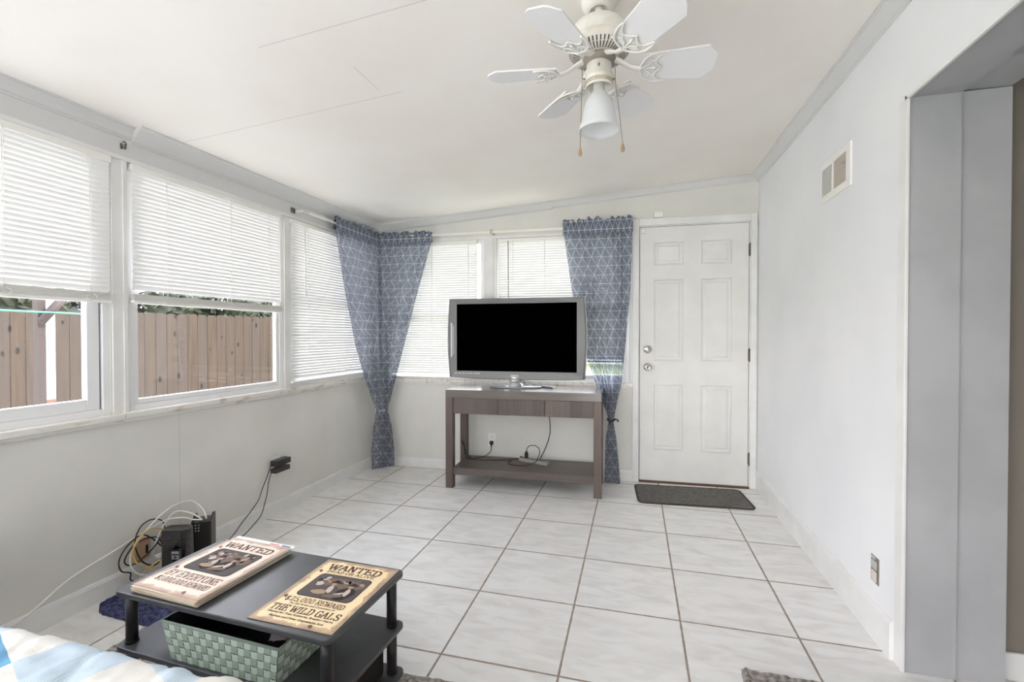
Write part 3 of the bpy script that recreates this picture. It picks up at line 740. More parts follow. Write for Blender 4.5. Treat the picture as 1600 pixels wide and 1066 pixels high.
# panel on the back wall rod
root = thing('curtain', 'sheer looking lattice curtain on back wall rod beside the corner', 'curtain', bk(-1.38, -.13, .02), 0, 'blue grey lattice curtains')
q = lambda u, y: bk(u, -y)[:2]
drape(root, [(1.99, q(-1.525, .083), q(-1.015, .083), .010), (1.48, q(-1.515, .095), q(-1.165, .09), .017), (1.1, q(-1.505, .11), q(-1.26, .10), .015), (.80, q(-1.475, .13), q(-1.335, .12), .012), (.53, q(-1.43, .17), q(-1.395, .16), .006), (.49, q(-1.43, .17), q(-1.39, .15), .006),
             (.38, q(-1.44, .16), q(-1.372, .13), .010), (.18, q(-1.445, .17), q(-1.352, .12), .012), (.03, q(-1.44, .17), q(-1.352, .12), .012)], 6, .85, phase=1.9, lap=.04, wob=.005, right=True)
ruffle(root, 1.975, 2.075, q(-1.53, .084), q(-1.012, .084), .75, 7, phase=2.2)
mb = MB(); c0 = Vector((-1.444, -.158, .505)) - root.location
for k, (rx, rz_, tilt_) in enumerate(((.040, .012, .5), (.036, .013, -.45), (.03, .012, .1))):
    pts = []
    for i in range(20):
        a = 2 * PI * i / 20; pts.append(c0 + Vector((rx * math.cos(a), rx * .9 * math.sin(a), .02 * math.sin(a + k) + tilt_ * rx * math.cos(a))))
    mb.tube(pts, rz_, 10, closed=True)
mb.uv = [(v[0] * 2 + v[1], v[2]) for v in mb.v]
mb.build('knot', headm, root)
# right curtain
root = thing('curtain', 'tied back lattice curtain between television and door', 'curtain', bk(.51, -.14, .02), 0, 'blue grey lattice curtains')
drape(root, [(2.0, q(.125, .085), q(.664, .085), .012), (1.56, q(.187, .09), q(.650, .09), .026), (1.09, q(.275, .09), q(.612, .09), .028), (.80, q(.375, .075), q(.585, .08), .018), (.66, q(.430, .09), q(.555, .095), .012), (.52, q(.482, .12), q(.524, .12), .007), (.49, q(.482, .12), q(.522, .12), .007),
             (.36, q(.462, .14), q(.545, .14), .013), (.18, q(.456, .15), q(.562, .15), .015), (.018, q(.452, .155), q(.575, .155), .015)], 7, 1.05, phase=2.7, lap=.10)
ruffle(root, 1.985, 2.105, q(.118, .085), q(.668, .085), 1.05, 7, phase=3.1, amp=.02, top=.032)
c0 = Vector(bk(.503, -.125, .503)) - root.location
mb = MB()
for dz in (0, .006): mb.tube([c0 + Vector((.029 * math.cos(a), .026 * math.sin(a), dz + .008 * math.cos(a * 2))) for a in [2 * PI * i / 20 for i in range(20)]], .0045, 8, closed=True)
mb.tube(curve_pts([c0 + Vector(v) for v in ((.01, -.026, .004), (.028, -.03, .012), (.05, -.026, .012), (.056, -.02, .002), (.046, -.018, -.004))], 5), .005, 7)
mb.tube(curve_pts([c0 + Vector(v) for v in ((.0, -.028, .0), (-.004, -.034, -.016), (.002, -.034, -.034))], 5), .004, 7)
mb.build('tieback', mat('dark_tieback', rgb(52, 52, 56), .7), root)

# ------------------------------------------------------------------ console table
CW, CD = 1.182, .405
cu = -.7418; cy = -.4835            # front left corner in the back wall frame
root = thing('console_table', 'dark stained wooden console table under the back windows', 'table', bk(cu + CW / 2, cy + CD / 2, 0), TH)
X0, X1, Y0, Y1 = -CW / 2, CW / 2, -CD / 2, CD / 2
LG = .058
bevel(MB().box(X0, X1, Y0, Y1, .696, .757).build('table_top', woodt, root), .002)
for x in (X0, X1 - LG):
    for y in (Y0, Y1 - LG):
        bevel(MB().box(x, x + LG, y, y + LG, 0, .696).build('leg', woodv, root), .002)
for x in (X0 + .012, X1 - LG + .012): MB().box(x, x + .03, Y0 + LG, Y1 - LG, .572, .696).build('side_apron', woodv, root)
MB().box(X0 + LG, X1 - LG, Y1 - .04, Y1 - .02, .572, .696).build('back_apron', woodv, root)
bevel(MB().box(X0 + LG - .006, X1 - LG + .006, Y0 + .012, Y1 - .012, .100, .156).build('shelf', woodh, root), .002)
w3 = (CW - 2 * LG) / 3
for i in range(3):
    x = X0 + LG + i * w3
    d = bevel(MB().box(x + .0015, x + w3 - .0015, Y0 + .010, Y0 + .03, .574, .694).build('drawer', woodv, root), .001)
MB().box(X0 + LG, X1 - LG, Y0 + .031, Y0 + .04, .58, .694).build('drawer_rail', darkgap, root)

# ------------------------------------------------------------------ television
tvm = mat('silver_grey_tv_plastic', rgb(106, 107, 108), .35, .15)
tvd = mat('silver_side_strip', rgb(176, 177, 178), .3, .3)
scr = mat('black_screen', (0.0004, .0004, .0004, 1), .6, spec=.0)
root = thing('television', 'silver grey flat television with black screen on the console table', 'television', bk(-.246, -.215, .757), TH - .008)
W_, zb, zt = .545, .075, .715
def side_x(t): return W_ + .018 * math.sin(PI * t)     # bowed sides
NB = 16
outl = [(-side_x(i / NB), zb + .004 * 0 + (zt - zb) * i / NB) for i in range(NB + 1)] + [(side_x(1 - i / NB), zb + (zt - zb) * (1 - i / NB)) for i in range(NB + 1)]
bot = [(W_ - 2 * W_ * i / 12, zb - .012 * math.sin(PI * i / 12)) for i in range(1, 12)]
outl = outl + bot
MT = Matrix(((1, 0, 0, 0), (0, 0, 1, 0), (0, 1, 0, 0), (0, 0, 0, 1)))
mb = MB()
sx0, sx1, sz0, sz1 = -.488, .490, .128, .672
# front bezel as ring between outline and screen opening (built by boxes behind + outline shell)
inner = []
for (x, z) in outl:
    # project to the screen rectangle
    cx_, cz_ = 0, (sz0 + sz1) / 2; dx, dz = x - cx_, z - cz_
    k = min((sx1 if dx > 0 else -sx0) / abs(dx) if abs(dx) > 1e-6 else 9, ((sz1 - sz0) / 2) / abs(dz) if abs(dz) > 1e-6 else 9)
    inner.append((cx_ + dx * k, cz_ + dz * k))
# insert corners by nudging nearest projected points
for cxr, czr in ((sx0, sz0), (sx0, sz1), (sx1, sz1), (sx1, sz0)):
    j = min(range(len(inner)), key=lambda i: (inner[i][0] - cxr) ** 2 + (inner[i][1] - czr) ** 2); inner[j] = (cxr, czr)
n = len(outl)
vs = [(x, -.03, z) for x, z in outl] + [(x, -.03, z) for x, z in inner] + [(x, .03, z) for x, z in outl] + [(x * .985, -.036, z + (.004 if z < .3 else -.004)) for x, z in outl] + [(x, -.024, z) for x, z in inner]
fs = []
for i in range(n):
    j = (i + 1) % n
    fs += [(i, j, j + 3 * n, i + 3 * n), (i + 3 * n, j + 3 * n, j + n, i + n), (i + n, j + n, j + 4 * n, i + 4 * n), (j, i, i + 2 * n, j + 2 * n)]
fs.append(tuple(range(2 * n, 3 * n)))
mb.add(vs, fs); recalc(mb.build('bezel', tvm, root))
mb = MB(); mb.box(sx0 - .004, sx1 + .004, -.027, -.020, sz0 - .004, sz1 + .004); mb.build('screen', scr, root)
mb = MB(); mb.rbox(-.46, .46, .03, .075, .12, .66, .03); mb.rbox(-.3, .3, .07, .10, .2, .58, .02); mb.build('rear_housing', mat('rear_dark_plastic', rgb(60, 60, 62), .5), root)
for sgn in (-1, 1):
    mb = MB()
    for i in range(10):
        pass
    pts = [(sgn * (side_x(t) + .002), -.02, zb + (zt - zb) * t) for t in [i / 16 for i in range(17)]]
    mb.tube(pts, .007, 8); mb.build('side_strip', tvd, root)
mb = MB(); mb.rbox(-.536, -.520, -.042, -.035, .24, .52, .003); mb.rbox(-.516, -.508, -.040, -.035, .26, .50, .002); mb.build('left_bezel_strips', tvd, root)  # raised pale strips on the left bezel only
mb = MB(); font_text(mb, 'VIZIO', .026, Matrix.Translation((0, -.0378, .083)) @ RX, offset=.0006); mb.build('logo', mat('logo_silver', rgb(235, 235, 235), .3), root)
mb = MB(); font_text(mb, 'HDTV   1080p   HDMI   LCD   DIGITAL   SURROUND', .0095, Matrix.Translation((-.395, -.0378, .106)) @ RX, offset=.0003); mb.build('small_print', mat('print_silver', rgb(225, 225, 225), .4), root)
mb = MB(); mb.lathe([(.062, 0), (.06, .012), (.046, .022), (.046, .032), (.055, .034), (.052, .05), (.044, .056), (.044, .075)], 28, c=(0, .0, .012)); mb.build('stand_neck', mat('stand_silver', rgb(190, 191, 190), .25, .6), root)
mb = MB(); n = 40; pr = [(0, .0), (.0, 0)]
mb.lathe([(0, 0), (.2, 0), (.212, .004), (.212, .009), (.2, .013), (0, .013)], 48)
o = mb.build('stand_base', mat('grey_glass_base', rgb(150, 155, 162), .12), root)
o.scale = (1, .5, 1)
mb = MB(); mb.tube(curve_pts([(.06, .04, .075), (.064, .03, .04), (.068, .06, .018), (.1, .12, .012), (.14, .19, -.02)], 6), .0035, 6); mb.build('cable', cordb, root)

# remote controls
r = thing('remote_control', 'grey remote control lying right of television stand', 'remote', bk(.012, -.200, .757), TH + .9)
MB().rbox(-.02, .02, -.075, .075, 0, .016, .005).build('body', mat('remote_grey', rgb(120, 124, 130), .4), r)
mb = MB()
for i in range(7):
    for j in range(3): mb.rbox(-.013 + j * .010, -.007 + j * .010, -.055 + i * .016, -.048 + i * .016, .0155, .0175, .0008)
mb.build('buttons', mat('remote_buttons', rgb(225, 228, 230), .5), r)
r = thing('remote_control', 'white remote control leaning beside the grey remote', 'remote', bk(.048, -.205, .757), TH + .45)
MB().rbox(-.016, .016, -.055, .055, 0, .013, .004).build('body', mat('remote_white', rgb(205, 208, 212), .4), r)
mb = MB()
for i in range(5):
    for j in range(2): mb.rbox(-.009 + j * .011, -.003 + j * .011, -.04 + i * .016, -.033 + i * .016, .0125, .0145, .0008)
mb.build('buttons', blackp, r)

# power strip and cables on the shelf
SZ = .156
ps = bk(-.095, -.215, SZ)
r = thing('power_strip', 'grey power strip lying on the shelf of the console table', 'power strip', ps, TH - .38)
MB().rbox(-.135, .135, -.024, .024, 0, .028, .006).build('body', mat('grey_power_strip', rgb(150, 146, 140), .5), r)
for i in range(6):
    mb = MB(); x = -.095 + i * .034; mb.rbox(x - .013, x + .013, -.015, .015, .0275, .030, .001); mb.build('socket', mat('strip_socket', rgb(120, 116, 112), .5) if i == 0 else MATS['strip_socket'], r)
mb = MB(); mb.rbox(-.132, -.116, -.012, .012, .0275, .034, .002); mb.build('switch', blackp, r)
def cable(name, label, pts, rad, m, n=8, cat='cable'):
    mb = MB(); mb.tube(curve_pts(pts, n), rad, 7); o = mb.build(name, m); tag(o, label, cat); return o
B = lambda u, y, z: bk(u, -y, z)
# plug in the wall outlet with its cord
r = thing('power_plug', 'black plug in the back wall outlet with its cord', 'plug', bk(-.499, -.012, .255), TH)
mb = MB(); mb.rbox(-.015, .015, -.028, .001, -.016, .014, .005); mb.tube([(0, -.016, -.014), (0, -.02, -.034)], [.009, .005], 8); mb.build('plug_body', blackr, r)
loc = Vector(r.location)
def L2(u, y, z): return Vector(((u + .499), -(y - .012), z - .255))
mb = MB(); mb.tube(curve_pts([(0, -.02, -.03), (-.001, -.022, -.06), L2(-.510, .05, .175), L2(-.53, .12, .163), L2(-.58, .19, .162), L2(-.64, .23, .162), L2(-.68, .20, .2), L2(-.70, .16, .27), L2(-.735, .14, .285), L2(-.70, .17, .25), L2(-.665, .2, .21), L2(-.60, .23, .162), L2(-.45, .22, .161), L2(-.3, .17, .161), L2(-.23, .16, .17)], 10), .0035, 7)
mb.build('cord', cordb, r)
cable('power_cable', 'black cable hanging behind the console drawer down to the power strip', [B(.0, .05, .60), B(.004, .05, .5), B(.012, .06, .40), B(.006, .10, .33), B(-.02, .14, .25), B(-.045, .19, .20), B(-.05, .205, .188)], .004, cordb)
r = cable('adapter_cable', 'looped black cable and adapter plugged into the power strip', [B(-.16, .19, .236), B(-.158, .19, .262), B(-.135, .19, .285), B(-.09, .20, .29), B(-.055, .22, .27), B(-.05, .24, .235), B(-.075, .27, .18), B(-.13, .31, .162), B(-.20, .33, .161), B(-.27, .31, .161), B(-.30, .26, .161), B(-.28, .21, .163)], .0032, cordb)
mb = MB(); MM = Matrix.Translation(Vector(B(-.163, .19, .2065))) @ Matrix.Rotation(TH, 4, 'Z'); mb.rbox(-.014, .014, -.012, .012, -.02, .022, .004, M=MM); mb.rbox(-.008, .008, -.007, .007, .02, .034, .003, M=MM); mb.build('plug', blackr, r)

# ------------------------------------------------------------------ door mat, rugs, blue mat
matm = mat('charcoal_ribbed_mat', rgb(98, 94, 90), .95)
noisy(matm, rgb(70, 68, 66), rgb(132, 128, 122), 30, 3, sc=(1.5, 9, 1), bump=.8, bscale=120, bdist=.003)
def rrect(hx, hy, r, n=6):
    out = []
    for cx_, cy_, a0 in ((hx - r, hy - r, 0), (-hx + r, hy - r, PI / 2), (-hx + r, -hy + r, PI), (hx - r, -hy + r, 3 * PI / 2)):
        for i in range(n + 1): a = a0 + PI / 2 * i / n; out.append((cx_ + r * math.cos(a), cy_ + r * math.sin(a)))
    return out
r = thing('door_mat', 'charcoal ribbed door mat in front of the white door', 'mat', (1.082, -.175, 0), .075)
MB().prism(rrect(.375, .19, .035), .001, .009).build('mat_pile', matm, r)
mb = MB(); mb.tube([(x, y, .006) for x, y in rrect(.381, .196, .04)], .0055, 6, closed=True); mb.build('edge_binding', mat('mat_border', rgb(56, 54, 53), .8), r)

def shag(name, label, cx_, cy_, hx, hy, c1, c2, rz=0, h=.014, rad=.01, cat='rug', step=.0125, seed=1, amp=.006):
    mb = MB(); nx = int(2 * hx / step); ny = int(2 * hy / step); random.seed(seed)
    for j in range(ny + 1):
        for i in range(nx + 1):
            x = -hx + 2 * hx * i / nx; y = -hy + 2 * hy * j / ny
            # rounded corners by pulling in
            ex, ey = abs(x) - (hx - rad), abs(y) - (hy - rad)
            if ex > 0 and ey > 0:
                L = math.hypot(ex, ey)
                if L > rad: x -= math.copysign(ex * (1 - rad / L), x); y -= math.copysign(ey * (1 - rad / L), y)
            dd = min(hx - abs(x), hy - abs(y)); e = max(0, min(1, dd / .012 + (0 if (ex <= 0 or ey <= 0) else 0)))
            z = .001 + (h * (.55 + .45 * e)) + random.uniform(-amp, amp) * .6 + .004 * noise.noise(Vector((x * 14, y * 14, seed)))
            if i in (0, nx) or j in (0, ny): z = .001
            mb.v.append((x + random.uniform(-.002, .002), y + random.uniform(-.002, .002), max(.001, z)))
    for j in range(ny):
        for i in range(nx):
            q = j * (nx + 1) + i; mb.f.append((q, q + 1, q + nx + 2, q + nx + 1)); mb.mi.append(0); mb.sm.append(False)
    m = mat(name + '_pile', c1, .95, spec=.1); noisy(m, c1, c2, 60, 5, bump=1, bscale=220, bdist=.006)
    o = mb.build(name, m, loc=(cx_, cy_, 0), rz=rz); tag(o, label, cat); return o
shag('area_rug', 'grey shag rug under the black coffee table', -.34, -2.68, .86, .37, rgb(128, 122, 116), rgb(196, 190, 184), .035, seed=3, step=.016)
shag('small_rug', 'grey shag rug corner at the bottom right of the floor', 1.33, -2.36, .30, .37, rgb(120, 115, 110), rgb(186, 180, 176), -.05, seed=5)
shag('bath_mat', 'dark blue shaggy mat on the floor by the left wall', -1.292, -2.185, .255, .145, rgb(48, 50, 80), rgb(92, 95, 130), -.05, h=.022, rad=.09, cat='mat', seed=9, amp=.005, step=.01)

# small orange cushion peeking in
r = MB(); 
vs = []; NB_ = 28
for i in range(9):
    t = -1 + 2 * i / 8
    for k in range(NB_):
        a = 2 * PI * k / NB_; rr = (1 - t * t) ** .35 if abs(t) < 1 else 0.0
        ca, sa = math.cos(a), math.sin(a); e = .55
        vs.append((.16 * math.copysign(abs(ca) ** e, ca) * max(rr, .02), .12 * math.copysign(abs(sa) ** e, sa) * max(rr, .02), .034 * t))
r.add(vs, [(i * NB_ + k, i * NB_ + (k + 1) % NB_, (i + 1) * NB_ + (k + 1) % NB_, (i + 1) * NB_ + k) for i in range(8) for k in range(NB_)], 0, True)
o = r.build('cushion', mat('coral_fabric', rgb(232, 140, 108), .85), loc=(.15, -2.50, .05), rz=.02); tag(o, 'coral orange cushion on the grey rug at the bottom edge', 'cushion')

# ------------------------------------------------------------------ coffee table
ctm = mat('black_laminate', rgb(62, 62, 64), .38)
noisy(ctm, rgb(66, 67, 69), rgb(78, 79, 81), 8)
ctl = mat('black_tube_leg', rgb(46, 46, 48), .4)
CTR = -.045
root = thing('coffee_table', 'black three tier coffee table on the grey rug', 'table', (-.472, -2.505, .010), CTR)
HX, HY = .402, .192
for z, nm in ((.038, 'bottom_shelf'), (.196, 'middle_shelf'), (.370, 'table_top')):
    bevel(MB().prism(rrect(HX, HY, .022), z - .016, z).build(nm, ctm, root), .003)
for sx_ in (-1, 1):
    for sy_ in (-1, 1):
        mb = MB(); x, y = sx_ * (HX - .032), sy_ * (HY - .034)
        mb.tube([(x, y, .038), (x, y, .180)], .0165, 20); mb.tube([(x, y, .196), (x, y, .354)], .0165, 20)
        for a in (.038, .196): mb.tube([(x, y, a), (x, y, a + .008)], .0185, 20)
        mb.tube([(x, y, 0), (x, y, .022)], .018, 16)
        mb.build('leg', ctl, root)
CTM = Matrix.Translation(root.location) @ Matrix.Rotation(CTR, 4, 'Z')
TOPZ = .380
# storage bin on the bottom shelf
p = CTM @ Vector((.235, .035, .038))
r = thing('storage_bin', 'black fabric storage bin on the bottom shelf of coffee table', 'bin', p, CTR)
mb = MB(); mb.rbox(-.115, .115, -.11, .11, 0, .115, .008); 
mb.build('body', mat('black_fabric', rgb(40, 40, 36), .9), r)
MB().rbox(-.118, .118, -.113, .113, .112, .124, .004).build('rim', blackr, r)

# woven basket
wl, wd, wg = mat('light_green_strap', rgb(226, 240, 226), .6), mat('mid_green_strap', rgb(182, 203, 184), .6), mat('basket_dark_gap', rgb(40, 48, 42), .8)
p = CTM @ Vector((.022, -.065, .196))
BW, BD, BH = .43, .25, .118
r = thing('woven_basket', 'light green woven strap basket on the middle shelf of coffee table', 'basket', p, CTR + .005)
mb = MB()
def side_pt(s, t, side):   # s along, t up ; taper
    k = .90 + .10 * t; x0, y0 = -BW / 2 * k, -BD / 2 * k
    return {0: (x0 + s * BW * k, y0, t * BH), 1: (-x0, y0 + s * BD * k, t * BH), 2: (-x0 - s * BW * k, -y0, t * BH), 3: (x0, -y0 - s * BD * k, t * BH)}[side]
nrm = {0: Vector((0, -1, 0)), 1: Vector((1, 0, 0)), 2: Vector((0, 1, 0)), 3: Vector((-1, 0, 0))}
for side in range(4):
    nc = 18 if side in (0, 2) else 10; nr = 5
    for i in range(nc):
        for j in range(nr):
            e = .02; a, b, c, d = (i + e) / nc, (i + 1 - e) / nc, (j + e * 1.5) / nr, (j + 1 - e * 1.5) / nr
            par = (i + j) % 2
            n_ = nrm[side]
            V4 = [Vector(side_pt(x, y, side)) for x, y in ((a, c), (b, c), (b, d), (a, d))]
            up_ = .0018
            if par:   # horizontal strap over: bulge along its middle
                m0 = (V4[0] + V4[3]) / 2; m1 = (V4[1] + V4[2]) / 2; m0, m1 = V4[0].lerp(V4[1], .5) + n_ * up_, V4[3].lerp(V4[2], .5) + n_ * up_
                mb.add([V4[0] + n_ * .0005, m0, m1, V4[3] + n_ * .0005, V4[1] + n_ * .0005, V4[2] + n_ * .0005], [(0, 1, 2, 3), (1, 4, 5, 2)], 0, True)
            else:
                m0, m1 = V4[0].lerp(V4[3], .5) + n_ * up_, V4[1].lerp(V4[2], .5) + n_ * up_
                mb.add([V4[0] + n_ * .0005, V4[1] + n_ * .0005, m1, m0, V4[3] + n_ * .0005, V4[2] + n_ * .0005], [(0, 1, 2, 3), (3, 2, 5, 4)], 1, True)
    mb.add([side_pt(0, 0, side), side_pt(1, 0, side), side_pt(1, 1, side), side_pt(0, 1, side)], [(0, 1, 2, 3)], 2)
mb.box(-BW * .45, BW * .45, -BD * .45, BD * .45, .001, .004, 2)
mb.build('weave', [wl, wd, wg], r)
mb = MB(); k = 1.0
mb.tube([(-BW / 2, -BD / 2, BH), (BW / 2, -BD / 2, BH), (BW / 2, BD / 2, BH), (-BW / 2, BD / 2, BH)], .0042, 8, closed=True); mb.build('rim', mat('basket_rim', rgb(150, 164, 152), .5), r)
mb = MB(); t_ = .004
for side in range(4):
    a = [Vector(side_pt(s, tt, side)) - nrm[side] * .003 for s, tt in ((0, .0), (1, .0), (1, 1), (0, 1))]; mb.add(a, [(3, 2, 1, 0)])
mb.box(-BW * .445, BW * .445, -BD * .445, BD * .445, .004, .006); mb.build('liner', mat('navy_black_liner', rgb(16, 19, 32), .55), r)
r2_ = thing('plastic_packet', 'crumpled clear plastic packet inside the green basket', 'packet', CTM @ Vector((.185, -.10, .296)), .3)
mb = MB(); NN = 14; random.seed(4)
for j in range(NN + 1):
    for i in range(NN + 1):
        x, y = -.035 + .07 * i / NN, -.045 + .09 * j / NN
        mb.v.append((x, y, .012 * noise.noise(Vector((x * 60, y * 60, 2))) + .006))
for j in range(NN):
    for i in range(NN): q_ = j * (NN + 1) + i; mb.f.append((q_, q_ + 1, q_ + NN + 2, q_ + NN + 1)); mb.mi.append(0); mb.sm.append(False)
mb.build('film', mat('grey_film', rgb(150, 140, 140), .2), r2_)

# ------------------------------------------------------------------ posters
def parchment(name, c1, c2, cb, w, h):
    m = mat(name, c1, .6)
    tc = nd(m, 'ShaderNodeTexCoord'); sx = nd(m, 'ShaderNodeSeparateXYZ'); lk(m, tc.outputs['Object'], sx.inputs[0])
    n = nd(m, 'ShaderNodeTexNoise'); n.inputs['Scale'].default_value = 22; n.inputs['Detail'].default_value = 5; lk(m, tc.outputs['Object'], n.inputs['Vector'])
    ex = math_n(m, 'SUBTRACT', w / 2, math_n(m, 'ABSOLUTE', sx.outputs['X'])); ey = math_n(m, 'SUBTRACT', h / 2, math_n(m, 'ABSOLUTE', sx.outputs['Y']))
    e = math_n(m, 'MINIMUM', ex, ey)
    e2 = math_n(m, 'ADD', e, math_n(m, 'MULTIPLY', math_n(m, 'SUBTRACT', n.outputs['Fac'], .5), .05))
    r = nd(m, 'ShaderNodeValToRGB'); el = r.color_ramp.elements
    el[0].position = .0; el[0].color = cb; el[1].position = .4; el[1].color = c2; x = el.new(.45); x.color = c1
    lk(m, math_n(m, 'MULTIPLY', e2, 25), r.inputs['Fac']); lk(m, r.outputs['Color'], bsdf(m).inputs['Base Color'])
    return m
inkm = mat('brown_print_ink', rgb(104, 78, 60), .6)
pic = [mat('photo_grey', rgb(92, 86, 85), .75, spec=.2), mat('photo_dark', rgb(54, 47, 47), .75, spec=.2), mat('photo_light', rgb(196, 184, 176), .7, spec=.2), mat('photo_tan', rgb(172, 144, 124), .7, spec=.2), mat('photo_brown', rgb(122, 104, 92), .75, spec=.2), inkm]
def blob(mb, cx_, cy_, rx, ry, mi, z, rot=0, n=14, wob=.12, seed=0):
    random.seed(seed); vs = []
    for k in range(n):
        a = 2 * PI * k / n; w = 1 + random.uniform(-wob, wob); x, y = rx * math.cos(a) * w, ry * math.sin(a) * w
        vs.append((cx_ + x * math.cos(rot) - y * math.sin(rot), cy_ + x * math.sin(rot) + y * math.cos(rot), z))
    mb.add(vs, [tuple(range(n))], mi)
def sheet(mb, w, h, z0, th, wave=0, seed=0, nx=10, ny=12):
    def zz(x, y): return z0 + wave * (noise.noise(Vector((x * 9, y * 7, seed))) * .5 + .5) * (min(1, (abs(x) / (w / 2)) ** 4 + (abs(y) / (h / 2)) ** 4))
    o = len(mb.v)
    for top in (0, 1):
        for j in range(ny + 1):
            for i in range(nx + 1):
                x, y = -w / 2 + w * i / nx, -h / 2 + h * j / ny; mb.v.append((x, y, zz(x, y) + (th if top else 0)))
    N = (nx + 1) * (ny + 1)
    F_ = []
    for j in range(ny):
        for i in range(nx): q_ = o + j * (nx + 1) + i; F_.append((q_, q_ + nx + 1, q_ + nx + 2, q_ + 1)); F_.append((q_ + N, q_ + 1 + N, q_ + nx + 2 + N, q_ + nx + 1 + N))
    ring_ = [i for i in range(nx + 1)] + [(j + 1) * (nx + 1) - 1 for j in range(1, ny + 1)] + [ny * (nx + 1) + i for i in range(nx - 1, -1, -1)] + [j * (nx + 1) for j in range(ny - 1, 0, -1)]
    for a, b in zip(ring_, ring_[1:] + ring_[:1]): F_.append((o + a, o + b, o + b + N, o + a + N))
    for f in F_: mb.f.append(f); mb.mi.append(0); mb.sm.append(False)
PW, PH = .278, .350
def wanted(label, loc, rz, papers, two):
    r = thing('wanted_poster', label, 'poster', loc, rz)
    mb = MB(); sheet(mb, PW, PH, 0, .0012); mb.build('paper', papers, r)
    Z = .0016
    mb = MB()
    if two:
        slab_text(mb, 'WANTED', 0, .116, .20, .030, Z, .24, arc=.004)
        slab_text(mb, 'DEAD OR ALIVE', 0, .099, .18, .013, Z, .24)
        slab_text(mb, '$25,000 REWARD', -.004, -.074, .205, .021, Z, .16, arc=.003)
        font_text(mb, 'For the Arrest and Conviction of', .0115, Matrix.Translation((0, -.085, Z)), offset=.0003)
        slab_text(mb, 'THE WILD GALS', 0, -.120, .235, .026, Z, .18)
        font_text(mb, 'Wanted for Train Robberies, Breaking Hearts,', .0118, Matrix.Translation((0, -.134, Z)), offset=.0004)
        font_text(mb, 'Mayhem and Other Unspeakable Acts', .0118, Matrix.Translation((0, -.150, Z)), offset=.0004)
        wx, wy0, wy1 = .097, -.042, .090
    else:
        slab_text(mb, 'WANTED', 0, .108, .215, .031, Z, .24, arc=.004)
        slab_text(mb, 'BY EVERYONE', 0, -.098, .225, .030, Z, .15)
        slab_text(mb, '$1,000,000 REWARD', .0, -.131, .225, .023, Z, .14)
        wx, wy0, wy1 = .101, -.052, .096
    for (x, y) in ((-.112, .10), (-.115, -.055), (.06, -.158 if not two else -.162)): blob(mb, x, y, .007, .009, 0, Z, .5, 9, .3, 3)
    # thin crack lines printed in the parchment
    for sgn in (-1, 1):
        pts = [(sgn * (.126 + .005 * math.sin(i * 2.1)), -.13 + .026 * i) for i in range(10)]
        for (ax, ay), (bx, by) in zip(pts, pts[1:]): mb.add([(ax, ay, Z), (ax + .0012, ay, Z), (bx + .0012, by, Z), (bx, by, Z)], [(0, 1, 2, 3)])
    mb.build('lettering', inkm, r)
    # printed photograph: dark border, mottled picture with two seated figures in hats
    mb = MB(); cy_ = (wy0 + wy1) / 2; hy_ = (wy1 - wy0) / 2
    def rr(hx_, hy__, z, mi): mb.add([(x, y + cy_, z) for x, y in rrect(hx_, hy__, .018)], [tuple(range(28))], mi)
    rr(wx, hy_, Z, 1); rr(wx - .0025, hy_ - .0025, Z + .0002, 0)
    blob(mb, .01, cy_ + .022, wx * .78, hy_ * .42, 4, Z + .0003, 0, 18, .12, 77)
    z = Z + .0004
    sd = 10 if two else 40
    def in_blob(x, y, rx, ry, mi, dz=0, rot=0, n=14, wob=.12, seed=0): blob(mb, x, y + cy_, rx, ry, mi, z + dz, rot, n, wob, seed)
    random.seed(sd)
    for k in range(26):
        x, y = random.uniform(-wx + .02, wx - .02), random.uniform(.015, hy_ - .014); in_blob(x, y, random.uniform(.004, .013), random.uniform(.003, .009), random.choice((4, 3, 4, 2, 1)), .0001 * (k % 2), random.random() * 3, 8, .3, k + sd)
    if two: figs = ((-.012, -.004, 1.0, 2), (.05, -.006, 1.0, 1))
    else: figs = ((-.03, -.006, .95, 2), (.032, -.004, 1.0, 1))
    for k, (fx, fy, sc, tone) in enumerate(figs):
        in_blob(fx, fy - .020, .030 * sc, .036 * sc, 1 if k else (0 if two else 1), .0003, .2 - .5 * k, 14, .1, k)            # torso
        in_blob(fx + .004, fy - .012, .009, .02, 2, .0005, .2, 9, .2, k + 5)                                    # shirt front
        in_blob(fx, fy + .018, .008, .011, 3, .0006, 0, 14, .03, k)                                          # face
        in_blob(fx, fy + .028, .019, .0045, 1, .0008, .1 - .2 * k, 14, .03, k + 2)                            # hat brim
        in_blob(fx, fy + .033, .010, .007, 1, .0009, 0, 12, .05, k + 3)                                       # hat crown
        in_blob(fx - .02, fy - .028, .022, .006, 4 if k == 0 else 2, .0008, .6, 10, .15, k + 7)                 # arm
    in_blob(-.035, -.036, .026, .012, 3, .0009, .1, 10, .2, 11); in_blob(.02, -.045, .034, .009, 4, .0009, .2, 12, .2, 12)
    in_blob(-.062, .008, .012, .012, 2, .0006, .3, 10, .2, 15); in_blob(-.07, -.02, .02, .016, 0, .0007, .3, 10, .2, 16)
    if not two:
        mb.add([(x, y + cy_, z + .0011) for x, y in ((-.048, -.02), (-.044, -.022), (-.004, .036), (-.008, .038))], [(0, 1, 2, 3)], 2)
    mb.build('printed_photo', pic, r)
    return r
par1 = parchment('pink_parchment', rgb(238, 216, 200), rgb(210, 182, 164), rgb(178, 150, 136), PW, PH)
par2 = parchment('yellow_parchment', rgb(243, 221, 180), rgb(206, 178, 142), rgb(168, 144, 126), PW, PH)
P2 = (-.2215, -2.5135)
wanted('yellowed wanted poster offering $25,000 for The Wild Gals', (P2[0], P2[1], TOPZ + .001), -.020, par2, True)
P1 = Vector((-.668, -2.500))
